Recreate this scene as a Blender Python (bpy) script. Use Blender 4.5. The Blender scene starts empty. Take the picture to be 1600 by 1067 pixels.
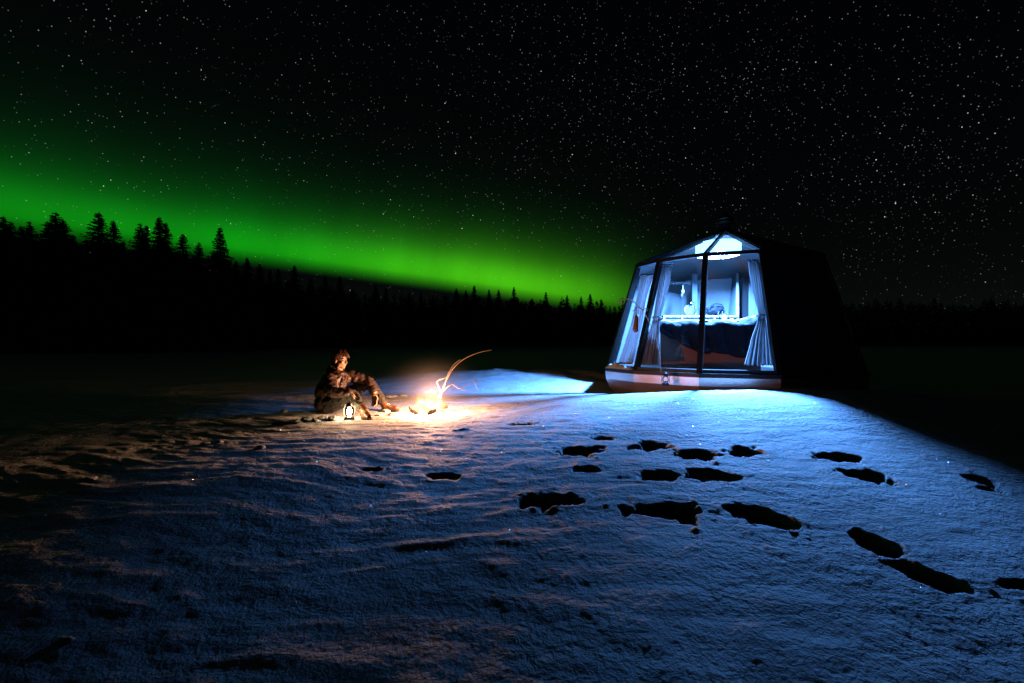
import bpy, bmesh, math, random
import numpy as np
from mathutils import Vector, Matrix, Euler

random.seed(7)
R = math.radians
S = bpy.context.scene
C = S.collection

# ------------------------------------------------------------------ camera
F, CX, HZ, CAMZ = 711.0, 800.0, 535.0, 1.05      # 16 mm lens on a 1600 px wide frame, horizon row, eye height
cam_d = bpy.data.cameras.new('camera')
cam_d.lens = 16.0
cam_d.sensor_width = 36.0
cam_d.shift_y = 0.001
cam_d.clip_start = 0.05
cam_d.clip_end = 6000.0
cam = bpy.data.objects.new('camera', cam_d)
cam.location = (0, 0, CAMZ)
cam.rotation_euler = (R(90), 0, 0)
C.objects.link(cam)
S.camera = cam

# ------------------------------------------------------------------ render and exposure
S.render.engine = 'CYCLES'
S.view_settings.view_transform = 'Standard'
S.view_settings.look = 'None'
S.view_settings.exposure = 0.0
S.view_settings.gamma = 1.0
S.cycles.use_denoising = True
S.cycles.max_bounces = 8
S.cycles.diffuse_bounces = 0
S.cycles.glossy_bounces = 3
S.cycles.transparent_max_bounces = 16
S.cycles.volume_bounces = 0
S.cycles.sample_clamp_indirect = 3.0
S.cycles.sample_clamp_direct = 0.0
S.cycles.volume_step_rate = 1.0
S.cycles.volume_max_steps = 128

LAMP_POWER = 1.0        # hut lamp
FIRE_POWER = 1.0        # camp fire

# ------------------------------------------------------------------ world: night sky, aurora, stars
def build_world():
    w = bpy.data.worlds.new('World')
    S.world = w
    w.use_nodes = True
    nt = w.node_tree
    N, L = nt.nodes, nt.links
    N.clear()
    def nd(t, **k):
        n = N.new(t)
        for a, b in k.items():
            setattr(n, a, b)
        return n
    def val(sock, v):
        if isinstance(v, (int, float)):
            sock.default_value = v
        else:
            L.new(v, sock)
    def mth(op, a, b=None, c=None, clamp=False):
        n = nd('ShaderNodeMath', operation=op, use_clamp=clamp)
        val(n.inputs[0], a)
        if b is not None: val(n.inputs[1], b)
        if c is not None: val(n.inputs[2], c)
        return n.outputs[0]
    def dot(v, d):
        n = nd('ShaderNodeVectorMath', operation='DOT_PRODUCT')
        L.new(v, n.inputs[0]); n.inputs[1].default_value = d
        return n.outputs['Value']
    def smooth(v, a, b, lo=0.0, hi=1.0):
        n = nd('ShaderNodeMapRange', interpolation_type='SMOOTHSTEP')
        L.new(v, n.inputs['Value'])
        n.inputs['From Min'].default_value = a; n.inputs['From Max'].default_value = b
        n.inputs['To Min'].default_value = lo; n.inputs['To Max'].default_value = hi
        return n.outputs['Result']
    def noise(v, scale, detail=2.0):
        n = nd('ShaderNodeTexNoise'); n.inputs['Scale'].default_value = scale; n.inputs['Detail'].default_value = detail
        L.new(v, n.inputs['Vector'])
        return n.outputs['Fac']
    def scale_col(col, f):
        n = nd('ShaderNodeVectorMath', operation='SCALE')
        if isinstance(col, tuple): n.inputs[0].default_value = col
        else: L.new(col, n.inputs[0])
        L.new(f, n.inputs['Scale'])
        return n.outputs[0]
    def add(a, b):
        n = nd('ShaderNodeVectorMath', operation='ADD'); L.new(a, n.inputs[0]); L.new(b, n.inputs[1])
        return n.outputs[0]
    tc = nd('ShaderNodeTexCoord')
    d = nd('ShaderNodeVectorMath', operation='NORMALIZE')
    L.new(tc.outputs['Generated'], d.inputs[0]); d = d.outputs[0]
    # aurora: an arc lying on a great circle; s = height above its lower border, t = position along it
    n = Vector((0.138, -0.121, 1.0)).normalized()
    t1 = Vector((1.0, 0.0, -0.138)).normalized()
    s = dot(d, n); t = dot(d, t1)
    fwd = smooth(dot(d, (0, 1, 0)), -0.35, 0.25)
    wob = mth('MULTIPLY', mth('SUBTRACT', noise(d, 1.7, 1.0), 0.5), 0.02)
    s2 = mth('ADD', s, wob)
    edge = smooth(s2, -0.034, 0.052)
    core = mth('EXPONENT', mth('MULTIPLY', mth('MAXIMUM', s2, 0.0), -33.0))
    veil = mth('EXPONENT', mth('MULTIPLY', mth('MAXIMUM', s2, 0.0), -11.0))
    along = mth('MULTIPLY', smooth(t, 0.37, -0.04), smooth(t, -1.0, -0.35, 0.60, 1.12))
    tall = mth('MULTIPLY', smooth(t, 0.42, -0.05), smooth(t, 0.2, -0.7, 0.45, 0.85))
    rv = nd('ShaderNodeCombineXYZ'); L.new(mth('MULTIPLY', t, 9.0), rv.inputs[0]); L.new(mth('MULTIPLY', s, 2.5), rv.inputs[1])
    stri = mth('ADD', mth('MULTIPLY', noise(rv.outputs[0], 1.0, 3.0), 0.75), 0.62)
    a1 = mth('MULTIPLY', mth('MULTIPLY', mth('MULTIPLY', edge, core), along), mth('MULTIPLY', stri, fwd))
    a2 = mth('MULTIPLY', mth('MULTIPLY', mth('MULTIPLY', edge, veil), tall), mth('MULTIPLY', stri, fwd))
    warm = smooth(t, -0.55, 0.1)
    mixc = nd('ShaderNodeMix', data_type='RGBA')
    L.new(warm, mixc.inputs['Factor'])
    mixc.inputs['A'].default_value = (0.006, 0.72, 0.003, 1); mixc.inputs['B'].default_value = (0.17, 1.30, 0.006, 1)
    aur = add(scale_col(mixc.outputs['Result'], a1), scale_col((0.0012, 0.022, 0.007), a2))
    # faint green and grey air glow low over the horizon
    up = dot(d, (0, 0, 1))
    lowg = mth('MULTIPLY', mth('EXPONENT', mth('MULTIPLY', mth('MAXIMUM', up, 0.0), -7.0)), fwd)
    glow = scale_col((0.0022, 0.0040, 0.0022), lowg)
    airglow = nd('ShaderNodeCombineXYZ')
    for i_, v_ in enumerate((0.0005, 0.0006, 0.0011)): airglow.inputs[i_].default_value = v_
    base = add(add(aur, glow), airglow.outputs[0])
    # stars: tiny spheres of a 3D cell pattern cut by the sky sphere
    mw = dot(d, Vector((0.62, -0.62, 0.42)).normalized())
    band = mth('EXPONENT', mth('MULTIPLY', mth('MULTIPLY', mw, mw), -10.0))
    dens_n = smooth(noise(d, 5.0, 3.0), 0.35, 0.7)
    tot = base
    for sc, rad, keep, powr, gain, seed in ((255.0, 0.23, 0.024, 3.6, 1.7, 0.0), (330.0, 0.30, 0.14, 3.2, 0.42, 11.3)):
        vec = nd('ShaderNodeVectorMath', operation='ADD'); L.new(d, vec.inputs[0]); vec.inputs[1].default_value = (seed, seed * 0.7, 0)
        vo = nd('ShaderNodeTexVoronoi', voronoi_dimensions='3D', feature='F1')
        vo.inputs['Scale'].default_value = sc
        L.new(vec.outputs[0], vo.inputs['Vector'])
        sep = nd('ShaderNodeSeparateColor'); L.new(vo.outputs['Color'], sep.inputs['Color'])
        dens = mth('MULTIPLY', mth('ADD', mth('MULTIPLY', mth('MULTIPLY', band, dens_n), 1.5), 0.62), keep)
        sel = mth('LESS_THAN', sep.outputs['Red'], dens)
        disc = smooth(vo.outputs['Distance'], rad, rad * 0.35)
        br = mth('ADD', mth('MULTIPLY', mth('POWER', sep.outputs['Green'], powr), gain), gain * 0.07)
        st = mth('MULTIPLY', mth('MULTIPLY', sel, disc), br)
        st = mth('MULTIPLY', st, smooth(up, 0.04, 0.30, 0.3, 1.0))
        tint = nd('ShaderNodeMix', data_type='RGBA')
        L.new(sep.outputs['Blue'], tint.inputs['Factor'])
        tint.inputs['A'].default_value = (1.0, 0.88, 0.74, 1); tint.inputs['B'].default_value = (0.72, 0.86, 1.0, 1)
        tot = add(tot, scale_col(tint.outputs['Result'], st))
    bg = nd('ShaderNodeBackground'); L.new(tot, bg.inputs['Color']); bg.inputs['Strength'].default_value = 1.0
    # the last of the sunless sky
    sky = nd('ShaderNodeTexSky', sky_type='NISHITA', sun_disc=False)
    sky.sun_elevation = R(-6); sky.sun_rotation = R(200)
    bg2 = nd('ShaderNodeBackground'); L.new(sky.outputs['Color'], bg2.inputs['Color']); bg2.inputs['Strength'].default_value = 0.03
    ad = nd('ShaderNodeAddShader'); L.new(bg.outputs[0], ad.inputs[0]); L.new(bg2.outputs[0], ad.inputs[1])
    out = nd('ShaderNodeOutputWorld'); L.new(ad.outputs[0], out.inputs['Surface'])
    w.cycles.sampling_method = 'MANUAL'
    w.cycles.sample_map_resolution = 256
build_world()

# ------------------------------------------------------------------ noise
def _hash(ix, iy, iz, seed):
    h = (ix.astype(np.int64) * 374761393 + iy.astype(np.int64) * 668265263 + iz * 2147483647 + seed * 974634777) & 0xFFFFFFFF
    h = ((h ^ (h >> 13)) * 1274126177) & 0xFFFFFFFF
    h = ((h ^ (h >> 16)) * 2246822519) & 0xFFFFFFFF
    return (h ^ (h >> 15)) & 0xFFFFFFFF

def perlin(x, y, seed=0):
    x = np.asarray(x, float); y = np.asarray(y, float)
    x0 = np.floor(x); y0 = np.floor(y)
    fx, fy = x - x0, y - y0
    ux = fx * fx * fx * (fx * (fx * 6 - 15) + 10); uy = fy * fy * fy * (fy * (fy * 6 - 15) + 10)
    def g(dx, dy):
        a = _hash(x0 + dx, y0 + dy, 0, seed) * (2 * math.pi / 4294967296.0)
        return np.cos(a) * (fx - dx) + np.sin(a) * (fy - dy)
    n0 = g(0, 0) * (1 - ux) + g(1, 0) * ux
    n1 = g(0, 1) * (1 - ux) + g(1, 1) * ux
    return (n0 * (1 - uy) + n1 * uy) * 1.41

def fbm(x, y, oct=3, seed=0, gain=0.5):
    a, s = 1.0, 0.0
    for o in range(oct):
        s = s + a * perlin(x * 2 ** o, y * 2 ** o, seed + o * 17); a *= gain
    return s

def sstep(a, b, v):
    t = np.clip((v - a) / (b - a), 0, 1)
    return t * t * (3 - 2 * t)

# ------------------------------------------------------------------ helpers
def W(px, py, Y):
    """a point of the place, from a row and column of the photo and its distance"""
    return Vector(((px - CX) / F * Y, Y, CAMZ + (HZ - py) / F * Y))

def tag(o, label, cat, group=None):
    o['label'] = label; o['category'] = cat
    if group: o['group'] = group
    return o

def empty(name, loc, label, cat, group=None):
    o = bpy.data.objects.new(name, None)
    o.empty_display_size = 0.1
    o.location = loc
    C.objects.link(o)
    return tag(o, label, cat, group)

def root_loc(o):
    while o.parent: o = o.parent
    return Vector(o.location)

def mesh_obj(name, verts, faces, mat, parent=None, loc=None, smooth=False):
    """verts in world coordinates; the object sits at its parent's origin or at loc"""
    off = root_loc(parent) if parent else Vector(loc if loc is not None else (0, 0, 0))
    me = bpy.data.meshes.new(name)
    me.from_pydata([(v[0] - off.x, v[1] - off.y, v[2] - off.z) for v in verts], [], faces)
    me.validate(); me.update()
    if mat: me.materials.append(mat)
    if smooth: me.polygons.foreach_set('use_smooth', [True] * len(me.polygons))
    o = bpy.data.objects.new(name, me)
    C.objects.link(o)
    if parent: o.parent = parent
    else: o.location = off
    return o

class MB:
    def __init__(s): s.v = []; s.f = []
    def add(s, v, f):
        n = len(s.v); s.v += [Vector(a) for a in v]; s.f += [tuple(i + n for i in q) for q in f]; return s
    def hexa(s, p):
        return s.add(p, [(0, 3, 2, 1), (4, 5, 6, 7), (0, 1, 5, 4), (1, 2, 6, 5), (2, 3, 7, 6), (3, 0, 4, 7)])
    def box(s, c, d, rot=None):
        c = Vector(c); x, y, z = d[0] / 2, d[1] / 2, d[2] / 2
        p = [Vector(a) for a in ((-x, -y, -z), (x, -y, -z), (x, y, -z), (-x, y, -z), (-x, -y, z), (x, -y, z), (x, y, z), (-x, y, z))]
        if rot is not None: p = [rot @ a for a in p]
        return s.hexa([c + a for a in p])
    def beam(s, p, q, w, t, up=(0, 0, 1)):
        p, q = Vector(p), Vector(q); d = (q - p).normalized(); up = Vector(up)
        sx = d.cross(up).normalized() * w / 2; sy = sx.cross(d).normalized() * t / 2
        return s.hexa([p - sx - sy, p + sx - sy, p + sx + sy, p - sx + sy, q - sx - sy, q + sx - sy, q + sx + sy, q - sx + sy])
    def tube(s, pts, r, n=8, cap=True):
        pts = [Vector(p) for p in pts]; m = len(pts)
        rr = r if isinstance(r, (list, tuple)) else [r] * m
        base = len(s.v); prev = None
        for i, p in enumerate(pts):
            d = (pts[min(i + 1, m - 1)] - pts[max(i - 1, 0)]).normalized()
            a = prev if prev is not None else (Vector((0, 0, 1)) if abs(d.z) < 0.9 else Vector((1, 0, 0)))
            u = (a - d * a.dot(d)).normalized(); v = d.cross(u); prev = u
            for k in range(n):
                t = 2 * math.pi * k / n
                s.v.append(p + (u * math.cos(t) + v * math.sin(t)) * rr[i])
        for i in range(m - 1):
            for k in range(n):
                a, b = base + i * n + k, base + i * n + (k + 1) % n
                s.f.append((a, b, b + n, a + n))
        if cap:
            s.f.append(tuple(base + k for k in reversed(range(n)))); s.f.append(tuple(base + (m - 1) * n + k for k in range(n)))
        return s
    def lathe(s, c, prof, n=16):
        c = Vector(c); base = len(s.v); m = len(prof)
        for r, z in prof:
            for k in range(n):
                t = 2 * math.pi * k / n
                s.v.append(c + Vector((r * math.cos(t), r * math.sin(t), z)))
        for i in range(m - 1):
            for k in range(n):
                a, b = base + i * n + k, base + i * n + (k + 1) % n
                s.f.append((a, b, b + n, a + n))
        s.f.append(tuple(base + k for k in reversed(range(n)))); s.f.append(tuple(base + (m - 1) * n + k for k in range(n)))
        return s
    def ball(s, c, r, n=12, m=8, rot=None):
        c = Vector(c); r = Vector(r) if not isinstance(r, (int, float)) else Vector((r, r, r)); base = len(s.v)
        def put(v): s.v.append(c + (rot @ v if rot is not None else v))
        put(Vector((0, 0, -r.z)))
        for i in range(1, m):
            a = math.pi * i / m - math.pi / 2
            for k in range(n):
                t = 2 * math.pi * k / n
                put(Vector((r.x * math.cos(a) * math.cos(t), r.y * math.cos(a) * math.sin(t), r.z * math.sin(a))))
        put(Vector((0, 0, r.z))); top = len(s.v) - 1
        for k in range(n):
            s.f.append((base, base + 1 + (k + 1) % n, base + 1 + k))
            for i in range(m - 2):
                a, b = base + 1 + i * n + k, base + 1 + i * n + (k + 1) % n
                s.f.append((a, b, b + n, a + n))
            a = base + 1 + (m - 2) * n
            s.f.append((a + k, a + (k + 1) % n, top))
        return s
    def build(s, name, mat, parent=None, loc=None, smooth=False):
        return mesh_obj(name, s.v, s.f, mat, parent, loc, smooth)

def spline(pts, n=6):
    pts = [Vector(p) for p in pts]; out = []
    for i in range(len(pts) - 1):
        p0, p1, p2, p3 = pts[max(i - 1, 0)], pts[i], pts[i + 1], pts[min(i + 2, len(pts) - 1)]
        for k in range(n):
            t = k / n
            out.append(0.5 * ((2 * p1) + (p2 - p0) * t + (2 * p0 - 5 * p1 + 4 * p2 - p3) * t * t + (3 * p1 - p0 - 3 * p2 + p3) * t ** 3))
    out.append(pts[-1])
    return out

def bevel(o, w=0.006, seg=2):
    m = o.modifiers.new('bevel', 'BEVEL'); m.width = w; m.segments = seg; m.limit_method = 'ANGLE'; m.angle_limit = R(40)
    return o

# ------------------------------------------------------------------ materials
def mat(name, col, rough=0.6, metal=0.0, spec=0.5, var=0.0, vscale=8.0, bump=0.0, bscale=30.0, coat=0.0, emis=None, estr=0.0, sheen=0.0):
    m = bpy.data.materials.new(name); m.use_nodes = True
    nt = m.node_tree; b = nt.nodes['Principled BSDF']
    b.inputs['Base Color'].default_value = (*col, 1); b.inputs['Roughness'].default_value = rough
    b.inputs['Metallic'].default_value = metal; b.inputs['Specular IOR Level'].default_value = spec
    b.inputs['Coat Weight'].default_value = coat
    b.inputs['Sheen Weight'].default_value = sheen
    tc = nt.nodes.new('ShaderNodeTexCoord')
    if var > 0:
        no = nt.nodes.new('ShaderNodeTexNoise'); no.inputs['Scale'].default_value = vscale; no.inputs['Detail'].default_value = 5
        nt.links.new(tc.outputs['Object'], no.inputs['Vector'])
        r = nt.nodes.new('ShaderNodeMix'); r.data_type = 'RGBA'
        nt.links.new(no.outputs['Fac'], r.inputs['Factor'])
        r.inputs['A'].default_value = (*[c * (1 - var) for c in col], 1); r.inputs['B'].default_value = (*[min(1, c * (1 + var)) for c in col], 1)
        nt.links.new(r.outputs['Result'], b.inputs['Base Color'])
    if bump > 0:
        no = nt.nodes.new('ShaderNodeTexNoise'); no.inputs['Scale'].default_value = bscale; no.inputs['Detail'].default_value = 4
        nt.links.new(tc.outputs['Object'], no.inputs['Vector'])
        bp = nt.nodes.new('ShaderNodeBump'); bp.inputs['Strength'].default_value = bump; bp.inputs['Distance'].default_value = 0.02
        nt.links.new(no.outputs['Fac'], bp.inputs['Height']); nt.links.new(bp.outputs['Normal'], b.inputs['Normal'])
    if emis:
        b.inputs['Emission Color'].default_value = (*emis, 1); b.inputs['Emission Strength'].default_value = estr
    return m

def snow_mat():
    m = mat('snow', (0.60, 0.62, 0.65), rough=0.7, spec=0.06)
    nt = m.node_tree; b = nt.nodes['Principled BSDF']; tc = nt.nodes['Texture Coordinate']
    def noise(scale, detail, rough=0.6):
        n = nt.nodes.new('ShaderNodeTexNoise'); n.inputs['Scale'].default_value = scale; n.inputs['Detail'].default_value = detail
        n.inputs['Roughness'].default_value = rough
        nt.links.new(tc.outputs['Object'], n.inputs['Vector']); return n.outputs['Fac']
    def bump(h, strength, dist, prev=None):
        bp = nt.nodes.new('ShaderNodeBump'); bp.inputs['Strength'].default_value = strength; bp.inputs['Distance'].default_value = dist
        nt.links.new(h, bp.inputs['Height'])
        if prev is not None: nt.links.new(prev, bp.inputs['Normal'])
        return bp.outputs['Normal']
    mp = nt.nodes.new('ShaderNodeMapping'); mp.inputs['Scale'].default_value = (0.45, 1.0, 1.0); mp.inputs['Rotation'].default_value = (0, 0, R(-8))
    nt.links.new(tc.outputs['Object'], mp.inputs['Vector'])
    def snoise(scale, detail):
        n = nt.nodes.new('ShaderNodeTexNoise'); n.inputs['Scale'].default_value = scale; n.inputs['Detail'].default_value = detail
        n.inputs['Distortion'].default_value = 0.4
        nt.links.new(mp.outputs[0], n.inputs['Vector']); return n.outputs['Fac']
    mr = nt.nodes.new('ShaderNodeMapRange'); nt.links.new(noise(0.9, 3.0), mr.inputs['Value'])
    mr.inputs['From Min'].default_value = .38; mr.inputs['From Max'].default_value = .62; mr.inputs['To Min'].default_value = .12; mr.inputs['To Max'].default_value = 1.25
    def masked(h):
        n = nt.nodes.new('ShaderNodeMath'); n.operation = 'MULTIPLY'; nt.links.new(h, n.inputs[0]); nt.links.new(mr.outputs[0], n.inputs[1]); return n.outputs[0]
    nrm = bump(snoise(6.0, 4.0), 0.75, 0.055)
    nrm = bump(masked(noise(21.0, 3.0)), 0.9, 0.042, nrm)
    nrm = bump(noise(58.0, 3.0), 0.9, 0.015, nrm)
    nrm = bump(noise(170.0, 2.0), 0.8, 0.0035, nrm)
    nt.links.new(nrm, b.inputs['Normal'])
    return m

def glass_mat(name, tint=(0.94, 0.97, 1.0), ior=1.45):
    m = bpy.data.materials.new(name); m.use_nodes = True
    nt = m.node_tree; nt.nodes.clear()
    tr = nt.nodes.new('ShaderNodeBsdfTransparent'); tr.inputs['Color'].default_value = (*tint, 1)
    gl = nt.nodes.new('ShaderNodeBsdfGlossy'); gl.inputs['Roughness'].default_value = 0.03
    fr = nt.nodes.new('ShaderNodeFresnel'); fr.inputs['IOR'].default_value = ior
    mx = nt.nodes.new('ShaderNodeMixShader'); out = nt.nodes.new('ShaderNodeOutputMaterial')
    nt.links.new(fr.outputs[0], mx.inputs[0]); nt.links.new(tr.outputs[0], mx.inputs[1]); nt.links.new(gl.outputs[0], mx.inputs[2])
    nt.links.new(mx.outputs[0], out.inputs['Surface'])
    return m

def cloth_mat(name, col, trans=0.35):
    m = bpy.data.materials.new(name); m.use_nodes = True
    nt = m.node_tree; nt.nodes.clear()
    d = nt.nodes.new('ShaderNodeBsdfDiffuse'); t = nt.nodes.new('ShaderNodeBsdfTranslucent')
    d.inputs['Color'].default_value = (*col, 1); t.inputs['Color'].default_value = (*col, 1)
    mx = nt.nodes.new('ShaderNodeMixShader'); mx.inputs[0].default_value = trans
    out = nt.nodes.new('ShaderNodeOutputMaterial')
    nt.links.new(d.outputs[0], mx.inputs[1]); nt.links.new(t.outputs[0], mx.inputs[2]); nt.links.new(mx.outputs[0], out.inputs['Surface'])
    return m

def emit_mat(name, col, s):
    m = bpy.data.materials.new(name); m.use_nodes = True
    nt = m.node_tree; nt.nodes.clear()
    e = nt.nodes.new('ShaderNodeEmission'); e.inputs['Color'].default_value = (*col, 1); e.inputs['Strength'].default_value = s
    out = nt.nodes.new('ShaderNodeOutputMaterial'); nt.links.new(e.outputs[0], out.inputs['Surface'])
    return m

M = {}
M['snow'] = snow_mat()
M['frame'] = mat('black_frame', (0.010, 0.010, 0.011), 0.5, var=0.3, spec=0.25)
M['hull'] = mat('hull_aluminium', (0.62, 0.43, 0.36), 0.36, metal=0.75, var=0.08, vscale=4)
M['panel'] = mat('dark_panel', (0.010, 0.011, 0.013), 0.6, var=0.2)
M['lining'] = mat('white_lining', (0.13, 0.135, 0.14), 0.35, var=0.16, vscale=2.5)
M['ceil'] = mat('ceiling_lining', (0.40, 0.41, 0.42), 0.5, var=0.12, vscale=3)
M['floor'] = mat('floor_board', (0.05, 0.032, 0.026), 0.4, var=0.25, vscale=6)
M['glass'] = glass_mat('window_glass')
M['white'] = mat('white_edge', (0.42, 0.42, 0.42), 0.4, var=0.03)
M['grey'] = mat('grey_laminate', (0.12, 0.135, 0.16), 0.45, var=0.12)
M['bed'] = mat('brown_bed_board', (0.40, 0.17, 0.12), 0.5, var=0.18, vscale=5)
M['duvet'] = mat('navy_duvet', (0.009, 0.012, 0.020), 0.85, var=0.25, vscale=6, bump=0.5, bscale=16, spec=0.1)
M['sheet'] = mat('white_sheet', (0.75, 0.75, 0.76), 0.8, bump=0.5, bscale=14)
M['curtain'] = cloth_mat('curtain_cloth', (0.50, 0.48, 0.49), 0.5)
M['black'] = mat('black_things', (0.02, 0.021, 0.025), 0.5, var=0.3, bump=0.3, bscale=20)
M['chrome'] = mat('chrome', (0.75, 0.75, 0.77), 0.18, metal=1.0)
M['steel'] = mat('dark_steel', (0.16, 0.15, 0.14), 0.35, metal=0.9, var=0.2)
M['wood'] = mat('brown_wood', (0.26, 0.10, 0.05), 0.55, var=0.3, vscale=20)
M['char'] = mat('charred_log', (0.05, 0.028, 0.016), 0.85, var=0.5, vscale=25, bump=0.8, bscale=40)
M['twig'] = mat('dry_twig', (0.42, 0.30, 0.20), 0.7, var=0.25, vscale=20)
M['needle'] = mat('spruce_needles', (0.030, 0.050, 0.028), 0.8, var=0.3)
M['bark'] = mat('bark', (0.06, 0.045, 0.035), 0.9, var=0.3)
M['skin'] = mat('skin', (0.62, 0.37, 0.26), 0.5, var=0.08, vscale=18)
M['hair'] = mat('hair', (0.085, 0.032, 0.016), 0.38, var=0.45, vscale=40, spec=0.6)
M['jacket'] = mat('brown_jacket', (0.058, 0.031, 0.023), 0.45, var=0.10, vscale=14, bump=0.3, bscale=22, spec=0.5)
M['trouser'] = mat('dark_trousers', (0.024, 0.022, 0.016), 0.8, var=0.3, vscale=14, bump=0.4, bscale=26)
M['boot'] = mat('brown_boot', (0.12, 0.045, 0.018), 0.42, var=0.35, vscale=24)
M['sole'] = mat('boot_sole', (0.018, 0.016, 0.015), 0.8)
M['lace'] = mat('pale_lace', (0.62, 0.50, 0.36), 0.8)
M['eye'] = mat('dark_eye', (0.02, 0.012, 0.01), 0.15)

# ------------------------------------------------------------------ terrain heights
# hollows trodden in the snow: column, row in the photo, half length, half width, turn, depth
PRINTS = [(906, 703, .27, .20, 5, .26), (1090, 708, .20, .20, 0, .22), (1015, 696, .30, .15, 10, .10), (1164, 704, .20, .18, 0, .22),
          (918, 733, .11, .10, 0, .12), (1108, 741, .21, .17, -8, .24), (1030, 742, .21, .13, 5, .10), (860, 781, .225, .16, 0, .26),
          (1040, 799, .29, .165, -8, .27), (1190, 806, .25, .13, -32, .26), (1305, 713, .22, .17, -10, .17), (1352, 741, .20, .17, -15, .24),
          (1530, 747, .13, .14, 0, .20), (1545, 763, .09, .07, -10, .14), (1368, 850, .15, .16, 10, .27), (1452, 900, .21, .11, -38, .24),
          (1585, 912, .10, .05, 0, .10), (694, 744, .15, .11, -8, .18), (940, 683, .14, .09, 0, .10), (581, 731, .10, .05, 0, .06),
          (815, 662, .20, .08, 0, .08), (1010, 690, .12, .10, 0, .08)]

def macro(x, y):
    x = np.asarray(x, float); y = np.asarray(y, float)
    camp = 0.12 * sstep(2.5, 5.5, y) * (1 - 0.9 * sstep(7.5, 10.5, y))
    mx, my = (x - 4.1) / 2.75, (y - 6.35) / 1.75
    mound = 0.255 * np.exp(-(mx * mx + my * my) ** 1.25)
    bx, by = (x - 0.6) / 4.2, (y - 13.6) / 2.0
    bank = (0.20 + 0.07 * perlin(x * 1.1, y * 0.8, 201) + 0.03 * perlin(x * 3.1, y * 2.2, 202)) * np.exp(-(bx * bx) ** 1.3) * np.exp(-by * by)
    roll = 0.035 * perlin(x * 0.45 + 3, y * 0.45, 5) + 0.05 * perlin(x * 0.12, y * 0.12, 9) * sstep(8, 20, np.hypot(x, y))
    sp = lambda e, w: w * np.log1p(np.exp(np.clip((e - y) / w, -30, 30)))
    dip = -0.10 * sp(3.4, .4) - 0.07 * sp(2.5 + 0.25 * perlin(x * .6, y * .6, 14), .22)      # slope added so lamp light grazes and dims the near snow
    dip = -0.75 * np.tanh(-dip / 0.75)
    return camp + mound + bank + roll + dip

def ground_at(px, py, fn=macro):
    Y = 5.0
    for _ in range(40):
        p = W(px, py, Y)
        g = float(fn(p.x, p.y))
        Yn = (CAMZ - g) * F / (py - HZ)
        Y = 0.5 * Y + 0.5 * Yn
    p = W(px, py, Y)
    return Vector((p.x, p.y, float(fn(p.x, p.y))))

PR = [(ground_at(a, b), l * .86, w * .74, R(t), d * 1.15) for a, b, l, w, t, d in PRINTS]

def height(x, y):
    x = np.asarray(x, float); y = np.asarray(y, float)
    r = np.hypot(x, y)
    z = macro(x, y)
    near = 1 - sstep(9, 26, r)
    right = sstep(0.1, 0.75, x / (y + 2.5) + 0.15 + 0.2 * perlin(x * .5, y * .5, 61))     # smooth pitted crust right, wind-carved left
    wx = x + 0.35 * perlin(x * .7, y * .7, 31); wy = y + 0.30 * perlin(x * .6 + 9, y * .6, 32) + 0.10 * x
    sas = fbm(wx * 0.75, wy * 3.0, 4, 40, 0.55)
    sas = 0.011 * sas + 0.010 * (0.35 - np.abs(perlin(wx * 1.3, wy * 5.5, 47)))
    z = z + near * (1 - 0.85 * right) * sas
    z = z + near * (1 - 0.7 * right) * (0.0080 * fbm(wx * 3.0, wy * 7.0, 2, 140) + 0.0045 * fbm(wx * 8, wy * 13, 2, 150) * sstep(-.3, .4, perlin(x * .8, y * .9, 151)))
    # small pits
    q = perlin(x * 23 + 2 * perlin(x * 5, y * 5, 70), y * 25 + 1.5 * perlin(x * 4 + 7, y * 4, 73), 71)
    q2 = perlin(x * 45, y * 50, 72)
    pit = -0.0058 * np.clip(-q + 0.05, 0, 1) + 0.002 * q2
    patch = sstep(-0.35, 0.35, perlin(x * 0.9 + 4, y * 1.1, 77))
    z = z + near * pit * (0.6 + 0.45 * patch) * (0.6 + 0.5 * right)
    z = z + near * 0.004 * fbm(x * 4, y * 4.5, 2, 81)
    z = z + near * 0.0012 * fbm(x * 26, y * 26, 2, 181)
    for c, l, w, t, d in PR:
        dx, dy = x - c.x, y - c.y
        msk = (np.abs(dx) < 1.0) & (np.abs(dy) < 1.0)
        if not msk.any(): continue
        dx, dy = dx[msk], dy[msk]
        u = (dx * math.cos(t) + dy * math.sin(t)) / l; v = (-dx * math.sin(t) + dy * math.cos(t)) / w
        rr = np.sqrt(u * u + v * v) * (1 + 0.40 * perlin(dx * 5 + c.x * 5, dy * 5 + c.y, 90) + 0.30 * perlin(dx * 13 + c.x * 5, dy * 13, 91))
        soft = 0.62 - 0.42 * sstep(-.15, .5, perlin(dx * 3.2 + c.x * 3, dy * 3.2 + c.y * 3, 95))
        hole = 0.62 * (1 - sstep(soft, 1.03, rr)) + 0.5 * (1 - sstep(0.0, 0.9, rr))
        rim = np.exp(-((rr - 1.10) / 0.16) ** 2) * (0.35 + 0.9 * np.clip(perlin(dx * 9 + c.x, dy * 9, 92) + 0.25, 0, 1))
        z[msk] += -d * hole * (1 + 0.30 * perlin(dx * 9 + c.y, dy * 9, 93)) + 0.012 * d * rim + 0.022 * np.clip(perlin(dx * 15 + c.x, dy * 15, 96) - 0.22, 0, 1) * np.exp(-((rr - 1.25) / 0.3) ** 2)
    return z

def ground_h(x, y):
    return float(height(np.array([x]), np.array([y]))[0])

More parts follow.
